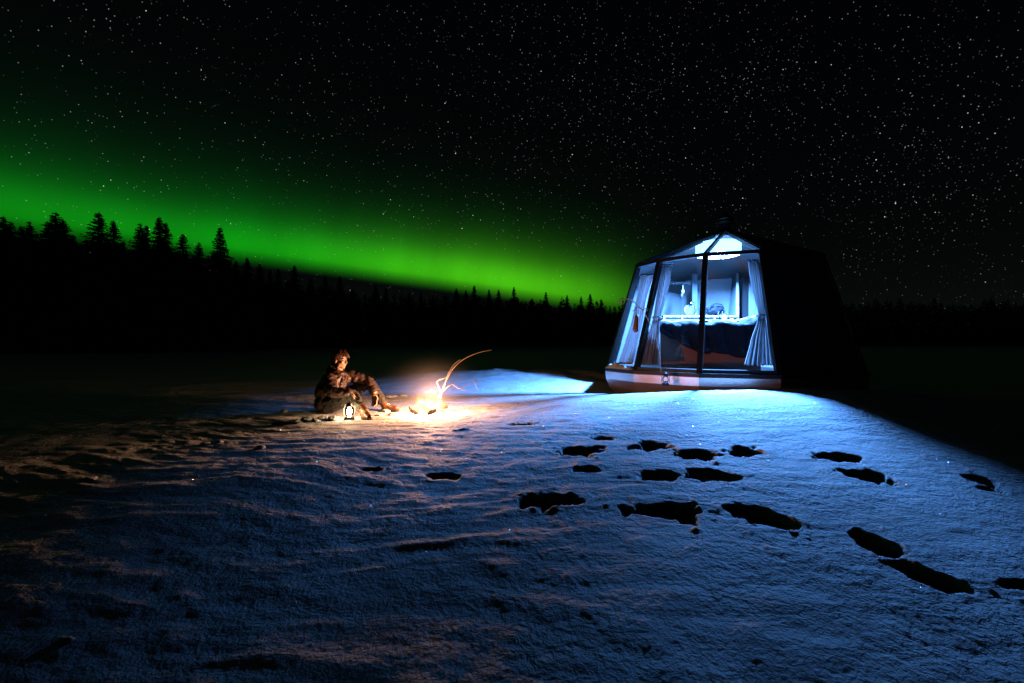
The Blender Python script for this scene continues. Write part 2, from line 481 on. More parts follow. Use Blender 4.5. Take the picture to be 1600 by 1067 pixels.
def build_ground():
    th = np.concatenate([np.linspace(-R(57), R(57), 700), np.linspace(R(57), R(360 - 57), 62)[1:-1]])
    r = np.concatenate([np.linspace(0.08, 0.9, 22)[:-1], np.exp(np.linspace(math.log(0.9), math.log(14), 640)),
                        np.exp(np.linspace(math.log(14), math.log(3500), 170))[1:]])
    T, Q = np.meshgrid(th, r)
    x = (Q * np.sin(T)).ravel(); y = (Q * np.cos(T)).ravel()
    z = height(x, y)
    nr, nt_ = Q.shape
    v = np.stack([x, y, z], 1)
    i = np.arange(nr - 1)[:, None] * nt_; j = np.arange(nt_)[None, :]; j2 = (j + 1) % nt_
    q = np.stack([i + j, i + j2, i + nt_ + j2, i + nt_ + j], -1).reshape(-1, 4)[:, ::-1]
    me = bpy.data.meshes.new('snow_ground')
    me.vertices.add(len(v)); me.vertices.foreach_set('co', v.ravel())
    me.loops.add(q.size); me.loops.foreach_set('vertex_index', q.ravel().astype(np.int32))
    me.polygons.add(len(q)); me.polygons.foreach_set('loop_start', np.arange(0, q.size, 4, dtype=np.int32))
    me.polygons.foreach_set('use_smooth', np.ones(len(q), bool))
    me.update(calc_edges=True); me.validate()
    me.materials.append(M['snow'])
    o = bpy.data.objects.new('snow_ground', me); o['kind'] = 'structure'
    o['label'] = 'wind carved snow field with deep footprints'
    C.objects.link(o)
build_ground()

# ------------------------------------------------------------------ the hut
HC = Vector((4.266, 9.343, 0.0)); RB, RE = 2.424, 1.825
ZD, ZE, ZA = CAMZ - 0.486, CAMZ + 1.498, CAMZ + 2.264
APEX = Vector((4.354, 9.303, ZA))
ANG = [10.6, 31.4, 58.4, 85.3, 130.1, 177.4, 224.7, 272.0, 319.4]
def ring(i, rad, z):
    a = R(ANG[i % 9]); return Vector((HC.x - rad * math.cos(a), HC.y - rad * math.sin(a), z))
def rad_at(z): return RB + (RE - RB) * (z - ZD) / (ZE - ZD)
GLASS = (8, 0, 1, 2)          # facets i..i+1 glazed
hut = empty('glass_hut', (HC.x, HC.y, 0.1), 'glowing faceted glass hut with black frame and pale boat hull, standing in the snow', 'hut')

def build_hut():
    inner = (HC.x, HC.y, 1.5)
    # hull
    mb = MB(); prof = [(2.20, 0.02), (2.40, 0.20), (2.47, 0.36), (2.49, ZD - 0.045), (2.30, ZD - 0.045)]
    for rr, z in prof:
        mb.v += [ring(i, rr, z) for i in range(9)]
    for k in range(len(prof) - 1):
        for i in range(9):
            a, b = k * 9 + i, k * 9 + (i + 1) % 9
            mb.f.append((a, a + 9, b + 9, b))
    mb.f.append(tuple(range(9)))
    bevel(mb.build('hull', M['hull'], hut), 0.02, 2)
    mb = MB()
    for rr, z in [(2.50, ZD - 0.043), (2.50, ZD + 0.005), (2.26, ZD + 0.005), (2.26, ZD - 0.043)]:
        mb.v += [ring(i, rr, z) for i in range(9)]
    for k in range(4):
        for i in range(9):
            a, b = k * 9 + i, k * 9 + (i + 1) % 9
            c, d_ = ((k + 1) % 4) * 9 + i, ((k + 1) % 4) * 9 + (i + 1) % 9
            mb.f.append((a, c, d_, b))
    mb.build('deck_rim', M['frame'], hut)
    mb = MB(); mb.v = [ring(i, 2.255, ZD + 0.02) for i in range(9)] + [ring(i, 2.255, ZD - 0.05) for i in range(9)]
    mb.f = [tuple(reversed(range(9))), tuple(range(9, 18))] + [(i, (i + 1) % 9, 9 + (i + 1) % 9, 9 + i) for i in range(9)]
    mb.build('floor', M['floor'], hut)
    # posts, eaves, rafters
    for i in range(9):
        out = ring(i, 1, 0) - HC; out.z = 0
        w = 0.085 if i in (0, 1, 2, 3, 8) else 0.10
        MB().beam(ring(i, RB - .02, ZD + .006), ring(i, RE - .02, ZE - .03), w, 0.085, out).build('post', M['frame'], hut)
        a, b = ring(i, RE, ZE), ring(i + 1, RE, ZE)
        MB().beam(a, b, 0.075, 0.06).build('eave_beam', M['frame'], hut)
        e = ring(i, RE, ZE + .012)
        MB().beam(e, e.lerp(APEX, 0.96), 0.05, 0.06).build('rafter', M['frame'], hut)
        g0, g1 = ring(i, RB - .02, ZD + .035), ring(i + 1, RB - .02, ZD + .035)
        if i in GLASS:
            MB().beam(g0, g1, 0.06, 0.055).build('sill_rail', M['frame'], hut)
            n = ((g0 + g1) / 2 - HC); n.z = 0; n.normalize()
            p = [ring(i, RB - .03, ZD + .03), ring(i + 1, RB - .03, ZD + .03), ring(i + 1, RE - .03, ZE - .01), ring(i, RE - .03, ZE - .01)]
            mesh_obj('glass_pane', p, [(0, 1, 2, 3)], M['glass'], hut)
        else:
            lo0, lo1, up1, up0 = ring(i, RB, ZD + .006), ring(i + 1, RB, ZD + .006), ring(i + 1, RE, ZE), ring(i, RE, ZE)
            def ins(p, d): q = p - HC; k = Vector((q.x, q.y, 0)).normalized() * d; return p - k
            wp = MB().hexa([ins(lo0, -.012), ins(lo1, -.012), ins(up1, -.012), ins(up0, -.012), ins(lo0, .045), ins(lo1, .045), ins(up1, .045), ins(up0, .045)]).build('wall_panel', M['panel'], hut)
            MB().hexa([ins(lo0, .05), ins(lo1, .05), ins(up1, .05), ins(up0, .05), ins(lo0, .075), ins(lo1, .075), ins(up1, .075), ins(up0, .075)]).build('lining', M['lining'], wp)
        a, b = ring(i, RE - .01, ZE + .02), ring(i + 1, RE - .01, ZE + .02); c = APEX.copy()
        top = [a.lerp(c, .95), b.lerp(c, .95)]
        if i in (0, 1, 2):
            mesh_obj('roof_pane', [a, b, top[1], top[0]], [(0, 1, 2, 3)], M['glass'], hut)
        else:
            dz = Vector((0, 0, .05)); dn = Vector((0, 0, -.012))
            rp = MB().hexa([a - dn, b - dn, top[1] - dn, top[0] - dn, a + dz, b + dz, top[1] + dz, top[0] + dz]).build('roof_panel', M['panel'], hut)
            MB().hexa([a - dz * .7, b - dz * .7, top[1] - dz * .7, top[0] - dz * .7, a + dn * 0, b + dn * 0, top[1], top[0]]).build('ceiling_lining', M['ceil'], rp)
    # vent cap on the peak
    cap = MB().lathe(APEX + Vector((0, 0, -.05)), [(0.20, 0), (0.16, .05), (0.10, .10), (0.095, .17)], 16).build('vent_pipe', M['frame'], hut, smooth=False)
    MB().lathe(APEX + Vector((0, 0, .12)), [(0.10, 0), (0.175, .03), (0.18, .055), (0.15, .10), (0.165, .12), (0.12, .17), (0.06, .21), (0.04, .27), (0.015, .28)], 16).build('cowl', M['frame'], cap)
    # small fitting on the dark side of the hull
    MB().beam(W(1268, 590, 7.15), W(1270, 599, 7.15), .03, .02, (0, -1, 0)).build('hull_cleat', M['steel'], hut)

build_hut()

def on_facet(px, py, i, inset=0.0):
    """a point on facet i of the hut, moved inwards"""
    a, b, c = ring(i, RB, ZD), ring(i + 1, RB, ZD), ring(i, RE, ZE)
    n = (b - a).cross(c - a).normalized()
    if n.dot(HC - a) < 0: n = -n
    o = Vector((0, 0, CAMZ)); d = (W(px, py, 1.0) - o)
    t = (a + n * inset - o).dot(n) / d.dot(n)
    return o + d * t

# --- lamp under the front rafter
LP = Vector((4.13, 9.12, 2.995))
def build_lamp():
    t = empty('ceiling_lamp', LP + Vector((0, 0, .13)), 'glaring white lamp under the front roof of the hut', 'lamp')
    MB().lathe(LP + Vector((0, 0, .045)), [(0.02, -.02), (0.02, .10), (0.06, .12), (0.06, .15), (0.02, .16)], 16).build('lamp_mount', M['white'], t)
    MB().lathe(LP + Vector((0, 0, .006)), [(.27, 0), (.27, .008), (.02, .012)], 28).build('light_panel', emit_mat('panel_glow', (0.105, 0.36, 1.0), 40 * LAMP_POWER), t)
    ld = bpy.data.lights.new('panel_light', 'AREA'); ld.shape = 'DISK'; ld.size = .52; ld.color = (0.115, 0.37, 1.0); ld.energy = 4900 * LAMP_POWER
    lo = bpy.data.objects.new('panel_light', ld); C.objects.link(lo); lo.parent = t; lo.location = LP - Vector(t.location)
    # added drum cutting the lamp's far light: closed on top, open below
    sh = MB(); n = 32; rs, h0, h1 = .42, .030, -.206
    for rr, z in ((rs, h1), (rs, h0), (.02, h0 + .006), (.02, h0), (rs - .006, h0 - .006), (rs - .006, h1)):
        sh.v += [LP + Vector((rr * math.cos(2 * math.pi * k / n), rr * math.sin(2 * math.pi * k / n), z)) for k in range(n)]
    for q in range(6):
        for k in range(n):
            a, b = q * n + k, q * n + (k + 1) % n; c, d_ = ((q + 1) % 6) * n + k, ((q + 1) % 6) * n + (k + 1) % n
            sh.f.append((a, b, d_, c))
    m = mat('cutoff_drum_glow', (.30, .30, .30), .8, emis=(0.16, 0.45, 1.0), estr=8 * LAMP_POWER)  # glow added to whiten the drum and leave faint light far out
    sh.build('light_cutoff_drum', m, t, smooth=False)
build_lamp()

# --- curtains
def curtain(name_label, pts, tie, pleats, amp, facet):
    """pts: rows of (left, right) points from top to bottom"""
    rows = []; L_ = spline([p[0] for p in pts], 10); R_ = spline([p[1] for p in pts], 10)
    a, b, c = ring(facet, RB, ZD), ring(facet + 1, RB, ZD), ring(facet, RE, ZE)
    n = (b - a).cross(c - a).normalized()
    nu = pleats * 8
    v, f = [], []
    for j, (l, r_) in enumerate(zip(L_, R_)):
        width = (r_ - l).length
        am = amp * (0.35 + 0.65 * min(1, width / 0.35))
        for k in range(nu + 1):
            u = k / nu
            ph = 2 * math.pi * pleats * (u + 0.02 * math.sin(5 * u + j * .05))
            v.append(l.lerp(r_, u) + n * (am * math.sin(ph) + am * .4 * math.sin(2.3 * ph + j * 0.08)))
    m = nu + 1
    for j in range(len(L_) - 1):
        for k in range(nu): f.append((j * m + k, j * m + k + 1, (j + 1) * m + k + 1, (j + 1) * m + k))
    base = (pts[-1][0] + pts[-1][1]) / 2
    t = empty('curtain', base, name_label, 'curtain', 'curtains in the hut windows')
    o = mesh_obj('curtain_cloth', v, f, M['curtain'], t, smooth=True)
    s = o.modifiers.new('solid', 'SOLIDIFY'); s.thickness = 0.004
    if tie is not None:
        l, r_ = pts[tie]
        mid = (l + r_) / 2; hw = (r_ - l).length / 2 + amp * .6; ux = (r_ - l).normalized()
        ps = [mid + ux * hw * math.cos(k * math.pi / 8) + n * (amp * 1.5) * math.sin(k * math.pi / 8) for k in range(17)]
        MB().tube(ps, 0.013, 6).build('tie_band', M['curtain'], t, smooth=True)
    hp = [pts[0][0].lerp(pts[0][1], k / 6) + Vector((0, 0, .02)) for k in range(7)]
    MB().tube([hp[0] - (hp[1] - hp[0]) * .8] + hp + [hp[-1] + (hp[1] - hp[0]) * .8], 0.011, 6).build('curtain_rod', M['frame'], t)
    for p in hp: MB().tube([p + Vector((0, 0, -.025)), p + Vector((0, 0, .018))], .009, 6).build('hook', M['chrome'], t)

def rowpts(rows, i, inset):
    return [(on_facet(l, y, i, inset), on_facet(r_, y, i, inset)) for l, r_, y in rows]
curtain('pale curtain hanging in the narrow leftmost pane of the hut', rowpts([(1003, 1020, 431), (995, 1009, 470), (986, 1002, 510), (967, 987, 568)], 0, .09), None, 5, .028, 0)
curtain('pale tied curtain beside the coat hooks, left of the middle hut post', rowpts([(1034, 1050, 416), (1028, 1044, 452), (1021, 1032, 497), (1012, 1030, 530), (1003, 1027, 569)], 1, .09), 2, 5, .03, 1)
curtain('pale tied curtain at the right edge of the hut glass, over the bed end', rowpts([(1169, 1189, 409), (1174, 1193, 450), (1184, 1196, 494), (1174, 1202, 530), (1163, 1208, 570)], 2, .09), 2, 6, .035, 2)

# --- inside the hut
def build_interior():
    # half wall behind the bed: white edges, grey faces, part of the hut
    Y = 10.35
    x0, x1 = (1037 - 800) / F * Y, (1151 - 800) / F * Y
    z1 = W(0, 494, Y).z; z0 = ZD + .02
    hw = MB().hexa([(x0, Y, z0), (x1, Y, z0), (x1, Y + .3, z0), (x0, Y + .3, z0), (x0, Y, z1 - .03), (x1, Y, z1 - .03), (x1, Y + .3, z1 - .03), (x0, Y + .3, z1 - .03)]).build('counter', M['grey'], hut)
    MB().box(((x0 + x1) / 2, Y + .14, z1 - .012), (x1 - x0 + .03, .36, .035)).build('counter_top', M['white'], hw)
    for px in (1037, 1065, 1116):
        x = (px - 800) / F * Y
        MB().box((x, Y - .012, (z0 + z1 - .03) / 2), (.035, .024, z1 - .03 - z0)).build('counter_edge', M['white'], hw)
    MB().box(((1050 - 800) / F * Y, Y - .006, W(0, 501, Y).z), (.26, .012, .03)).build('drawer_slot', M['black'], hw)
    MB().box(((1099 - 800) / F * Y, Y - .006, W(0, 500, Y).z), (.24, .012, .025)).build('drawer_slot', M['black'], hw)
    MB().box(((1142 - 800) / F * Y, Y - .006, W(0, 500, Y).z), (.11, .012, .07)).build('white_notice', M['white'], hw)
    # full height partition with a white front edge
    x = (1151 - 800) / F * Y
    pt = MB().hexa([(x + .03, Y + .03, z0), (x + .075, Y + .03, z0), (x + .20, Y + 1.1, z0), (x + .155, Y + 1.1, z0),
               (x + .03, Y + .03, 2.62), (x + .075, Y + .03, 2.62), (x + .20, Y + 1.1, 2.62), (x + .155, Y + 1.1, 2.62)]).build('partition', M['grey'], hut)
    MB().box((x + .02, Y + .01, (z0 + 2.62) / 2), (.042, .04, 2.62 - z0)).build('partition_edge', M['white'], pt)
    MB().box((x + .17, Y - .05, (z0 + 2.5) / 2), (.11, .05, 2.5 - z0)).build('shaded_jamb', M['frame'], hut)  # black strip at the jamb, painting in the shade beside the partition
    dr = MB().box((x + .52, Y - .08, (z0 + 2.4) / 2), (.56, .04, 2.4 - z0)).build('inner_door', M['lining'], hut)
    for xx in (.36, .62): MB().box((x + xx, Y - .103, 1.75), (.012, .008, 1.1)).build('door_groove', M['grey'], dr)
    MB().box((x + .40, Y - .106, 2.18), (.20, .014, .02)).build('door_hook', M['black'], dr)
    # dark corner post of the rear wall
    MB().beam(W(1085, 497, 10.95), W(1085, 428, 10.6), .12, .05, (0, 1, 0)).build('corner_post', M['grey'], hut)
    # coat rail
    a, b = W(1043, 443, 10.62), W(1079, 443, 10.62)
    t = empty('coat_rail', (a + b) / 2, 'dark rail with coat hooks high on the back wall of the hut', 'coat rail')
    MB().beam(a, b, .03, .05, (0, 0, 1)).build('rail', M['black'], t)
    for k in range(7):
        p = a.lerp(b, (k + .3) / 6.6)
        MB().tube(spline([p + Vector((0, -.01, -.01)), p + Vector((0, -.05, -.05)), p + Vector((0, -.07, -.01))], 4), .009, 6).build('hook', M['black'], t)
    p = W(1067, 446, 10.5)
    t = empty('hanging_brush', p - Vector((0, 0, .3)), 'small pale handled brush hanging from the coat rail', 'brush')
    MB().tube([p, p - Vector((.0, 0, .10))], .008, 6).build('loop', M['white'], t)
    MB().tube([p - Vector((0, 0, .09)), p - Vector((0, 0, .15)), p - Vector((.01, 0, .20))], [.015, .035, .028], 8).build('handle', M['white'], t, smooth=True)
    MB().tube([p - Vector((.015, 0, .19)), p - Vector((.03, 0, .25)), p - Vector((.035, 0, .30))], [.03, .04, .018], 8).build('bristles', M['black'], t, smooth=True)
    # plate leaning on the wall
    p = W(1076, 486, 10.5)
    rot = Euler((R(78), 0, R(10))).to_matrix()
    mb = MB().lathe((0, 0, 0), [(.05, 0), (.08, .004), (.13, .018), (.13, .022), (.075, .012), (.002, .012)], 24)
    mb.v = [p + rot @ v for v in mb.v]
    pl = mb.build('plate', mat('plate_glaze', (.05, .055, .065), .4), None, loc=p - Vector((0, 0, .13)), smooth=True); tag(pl, 'round plate standing on the counter behind the bed', 'plate')
    # tap
    b0 = W(1087, 492, 10.5)
    t = empty('tap', b0, 'curved chrome tap on the counter beside the plate', 'tap')
    MB().lathe(b0, [(.035, 0), (.035, .02), (.016, .03)], 12).build('base', M['chrome'], t, smooth=True)
    MB().tube(spline([b0 + Vector((0, 0, .01)), b0 + Vector((0, 0, .16)), b0 + Vector((-.03, -.02, .25)), b0 + Vector((-.11, -.05, .28)), b0 + Vector((-.14, -.06, .24))], 6), .014, 8).build('spout', M['chrome'], t, smooth=True)
    MB().tube([b0 + Vector((.0, 0, .08)), b0 + Vector((.06, -.02, .11))], .008, 6).build('lever', M['chrome'], t)
    b1 = W(1082, 492, 10.56)
    MB().lathe(b1, [(.045, 0), (.05, .02), (.05, .20), (.02, .24), (.02, .29), (.012, .30)], 12).build('bottle', M['black'], None, loc=b1, smooth=True)
    tag(bpy.context.scene.objects['bottle'], 'dark bottle standing between the plate and the tap', 'bottle')
    # bulky dark bag
    c = W(1117, 486, 10.5); M['bag'] = mat('bag_cloth', (.006, .007, .010), .7, spec=.15, bump=.3); base = W(1117, 493.0, 10.5)
    t = empty('dark_bag', base, 'bulky dark travel bag lying on the counter behind the bed', 'bag')
    mb = MB().ball(c, (.20, .13, .11), 24, 14)
    mb.v = [v + (v - c).normalized() * .025 * math.sin(v.x * 40 + 3 * math.sin(v.z * 30)) for v in mb.v]
    mb.build('bag_body', M['bag'], t, smooth=True)
    MB().tube(spline([c + Vector((-.15, -.1, .04)), c + Vector((-.12, -.12, .12)), c + Vector((0, -.10, .15)), c + Vector((.12, -.1, .12)), c + Vector((.16, -.1, .02))], 6), .014, 6).build('handle', M['bag'], t, smooth=True)
    for k, dx in enumerate((.02, .10, .20)):
        q = c + Vector((dx, -.16, -.03))
        MB().tube(spline([q, q + Vector((-.03 + .02 * k, -.03, -.08)), q + Vector((.05, -.03, -.17)), q + Vector((.09, -.02, -.22))], 5), .012, 6).build('strap', M['black'], t, smooth=True)
    mb = MB().ball(c + Vector((.13, -.20, -.17)), (.05, .03, .065), 12, 8)
    mb.build('white_pouch', M['white'], t, smooth=True)
    # bed
    fl, fr = Vector((2.72, 8.33, 0)), Vector((4.30, 7.86, 0))
    back = Vector((.55, 1.86, 0)); zb, zt = ZD + .021, 1.20
    t = empty('bed', ((fl + fr) / 2 + back / 2) + Vector((0, 0, zb)), 'bed with reddish brown board front inside the hut', 'bed')
    up = Vector((0, 0, 1))
    MB().hexa([p + up * zb for p in (fl, fr, fr + back, fl + back)] + [p + up * zt for p in (fl, fr, fr + back, fl + back)]).build('bed_base', M['bed'], t)
    i_ = .02
    bevel(MB().hexa([p + up * (zt + .003) for p in (fl, fr, fr + back, fl + back)] + [p + up * 1.30 for p in (fl, fr, fr + back, fl + back)]).build('mattress', M['sheet'], t), .03, 3)
    # duvet: a cloth over the bed, hanging down the front
    nu, nv = 60, 46
    v, f = [], []
    ux = (fr - fl); W_ = ux.length; ux.normalize(); uy = back.normalized()
    for j in range(nv + 1):
        for k in range(nu + 1):
            u = k / nu; s = j / nv
            along = (u * 1.06 - .03) * W_
            hang = (0.10 + 0.40 * min(1, max(0, (u - .02) / .42)) ** 1.0) if u < .44 else 0.50 + .05 * math.sin(u * 9)
            dist = hang - s * (hang + 1.25)         # > 0 below the edge, < 0 back over the mattress
            fold = .022 * math.sin(u * 33 + 2 * math.sin(s * 6)) + .014 * math.sin(u * 71 + s * 9)
            wr = .03 * float(perlin(u * 7, s * 9, 120)) + .014 * float(perlin(u * 19, s * 15, 121))
            if dist > 0:
                d0 = min(dist, 9)
                p = fl + ux * along + uy * (-.055 - .035 * d0 - (fold + wr) * min(1, d0 / .15 + .3)) + up * (1.33 - d0 + .01 * math.sin(u * 40))
            else:
                e = -dist
                p = fl + ux * along + uy * (min(e, 1.4) - .05) + up * (1.335 + .05 * min(1, e / .12) + abs(wr) * 1.6 + .015 * math.sin(u * 21 + e * 8))
                if u > .84: p = p + up * .11 * (u - .84) / .16 * min(1, e / .15)
            v.append(p)
    for j in range(nv):
        for k in range(nu):
            a = j * (nu + 1) + k; f.append((a, a + 1, a + nu + 2, a + nu + 1))
    o = mesh_obj('duvet', v, f, M['duvet'], None, loc=(fl + fr) / 2 + up * .8, smooth=True)
    s = o.modifiers.new('solid', 'SOLIDIFY'); s.thickness = .025; s.offset = 1
    tag(o, 'rumpled navy duvet draped over the bed front', 'duvet')
    # white fold of sheet along the far edge of the duvet
    ps = []
    for k in range(26):
        u = k / 25
        ps.append(fl + ux * (u * W_) + uy * (.16 + .02 * math.sin(u * 20)) + up * (1.415 + .015 * math.sin(u * 31) + (.10 * max(0, u - .84) / .16)))
    o = MB().tube(ps, [.03 + .008 * math.sin(k * 1.9) for k in range(26)], 8).build('folded_sheet', M['sheet'], None, loc=ps[12] - up * .03, smooth=True)
    tag(o, 'white sheet folded back along the top of the duvet', 'sheet')
build_interior()

# --- snow lying on the hull edge under the leftmost pane
def lump(name, c, rx, ry, rz, label, cat='snow lump', seed=1, group=None, rough=.22, rot=0.0, mat_='snow', sub=3):
    bm = bmesh.new(); bmesh.ops.create_icosphere(bm, subdivisions=sub, radius=1)
    co = np.array([v.co[:] for v in bm.verts])
    n = perlin(co[:, 0] * 1.4 + seed * 3.1, co[:, 1] * 1.4 + co[:, 2] * 1.1, seed) + .5 * perlin(co[:, 0] * 3.3 - seed, co[:, 2] * 3.3 + co[:, 1] * 2.2, seed + 5)
    for v, k in zip(bm.verts, n):
        q = v.co * (1 + rough * 1.6 * k)
        v.co = Vector((q.x * rx, q.y * ry, max(q.z, -.45) * rz))
    me = bpy.data.meshes.new(name); bm.to_mesh(me); bm.free()
    me.materials.append(M[mat_]); me.polygons.foreach_set('use_smooth', [True] * len(me.polygons))
    o = bpy.data.objects.new(name, me); o.location = c; o.rotation_euler = (0, 0, rot); C.objects.link(o)
    return tag(o, label, cat, group)
def build_ledge_snow():
    a, b = ring(0, RB + .05, ZD + .03), ring(1, RB + .05, ZD + .03)
    a, b = a.lerp(b, .06), a.lerp(b, .97)
    n = ((a + b) / 2 - HC); n.z = 0; n.normalize()
    v, f = [], []; nu, nv = 40, 10
    for j in range(nv + 1):
        t = j / nv * math.pi
        for k in range(nu + 1):
            u = k / nu
            h = (.045 + .06 * max(0, 1 - abs(u - .35) / .45) + .012 * math.sin(u * 23)) * min(1, 8 * u, 8 * (1 - u)) ** .5
            v.append(a.lerp(b, u) + n * (.055 * math.cos(t) * (1 + .2 * math.sin(u * 17)) - .012) + Vector((0, 0, h * math.sin(t) - .025)))
    for j in range(nv):
        for k in range(nu):
            q = j * (nu + 1) + k; f.append((q, q + nu + 1, q + nu + 2, q + 1))
    o = mesh_obj('ledge_snow', v, f, M['snow'], None, loc=(a + b) / 2, smooth=True)
    tag(o, 'rounded strip of snow on the hull ledge under the leftmost pane', 'snow lump')
build_ledge_snow()

# --- curved twig, pouch and lantern in front of the hull
def build_hut_front():
    Y = 7.45
    base = W(1033, 582, Y)
    t = empty('bent_twig', base, 'thin bent twig with forked pale tip leaning in front of the hut glass', 'twig')
    MB().tube(spline([base, W(1030, 552, Y), W(1024, 527, Y), W(1016, 507, Y), W(1009, 494, Y), W(1003, 484, Y), W(996, 477, Y)], 6), [.006] * 37, 6).build('stem', M['twig'], t, smooth=True)
    MB().tube(spline([W(996, 477, Y), W(989, 471, Y), W(980, 469, Y), W(972, 471, Y), W(970, 476, Y), W(975, 475, Y)], 5), .008, 6).build('fork', M['twig'], t, smooth=True)
    MB().tube(spline([W(991, 473, Y), W(980, 467, Y - .04), W(970, 468, Y - .05), W(964, 474, Y - .05)], 5), .007, 6).build('fork', M['twig'], t, smooth=True)
    MB().tube(spline([W(997, 478, Y), W(1003, 484, Y), W(1010, 482, Y - .03), W(1012, 486, Y - .03), W(1004, 485, Y - .02)], 5), .007, 6).build('fork', M['twig'], t, smooth=True)
    MB().tube(spline([W(998, 480, Y), W(992, 484, Y - .03), W(988, 487, Y - .02)], 5), .006, 6).build('fork', M['twig'], t, smooth=True)
    p = W(995.5, 482, Y - .02)
    o = empty('hanging_pouch', W(994, 521, Y - .02), 'reddish brown oval pouch hanging from the bent twig', 'pouch')
    MB().tube([p, W(995, 494, Y - .02)], .004, 5).build('cord', M['twig'], o)
    MB().tube(spline([W(995, 492, Y - .02), W(994.5, 500, Y - .02), W(993.5, 511, Y - .02), W(993, 520, Y - .02)], 4), [.012, .022, .03, .034, .036, .038, .041, .043, .044, .046, .046, .036, .012], 12).build('pouch_body', M['wood'], o, smooth=True)
    # lantern hanging on the hull
    c = W(1040, 601, 7.42)
    t = empty('hull_lantern', c, 'small dark metal lantern hanging on the hull of the hut', 'lantern')
    lantern_parts(t, c, .92, M['frame'], None)
def lantern_parts(t, c, s, metal, glow):
    c = Vector(c)
    def P(pr): return [(r * s, z * s) for r, z in pr]
    MB().lathe(c, P([(.055, 0), (.062, .01), (.060, .03), (.045, .045), (.03, .05)]), 18).build('tank', metal, t, smooth=True)
    MB().lathe(c + Vector((0, 0, .052 * s)), P([(.032, 0), (.050, .02), (.056, .05), (.050, .085), (.034, .11)]), 20).build('globe', M['glass'], t, smooth=True)
    MB().lathe(c + Vector((0, 0, .163 * s)), P([(.036, 0), (.045, .012), (.03, .03), (.034, .04), (.012, .055)]), 18).build('hood', metal, t, smooth=True)
    for sx in (-1, 1):
        MB().tube(spline([c + Vector((sx * .05 * s, 0, .03 * s)), c + Vector((sx * .068 * s, 0, .07 * s)), c + Vector((sx * .066 * s, 0, .15 * s)), c + Vector((sx * .035 * s, 0, .185 * s))], 5), .0045 * s, 6).build('side_rod', metal, t, smooth=True)
    MB().tube([c + Vector((.066 * s * math.cos(a), .012 * s, .15 * s + .085 * s * math.sin(a))) for a in [k * math.pi / 14 for k in range(15)]], .003, 5).build('bail_handle', metal, t, smooth=True)
    if glow:
        MB().ball(c + Vector((0, 0, .105 * s)), (.030 * s, .030 * s, .046 * s), 14, 10).build('flame', glow, t, smooth=True)
    else:
        MB().lathe(c + Vector((0, 0, .05 * s)), P([(.014, 0), (.012, .03), (.002, .034)]), 10).build('burner', metal, t, smooth=True)
build_hut_front()

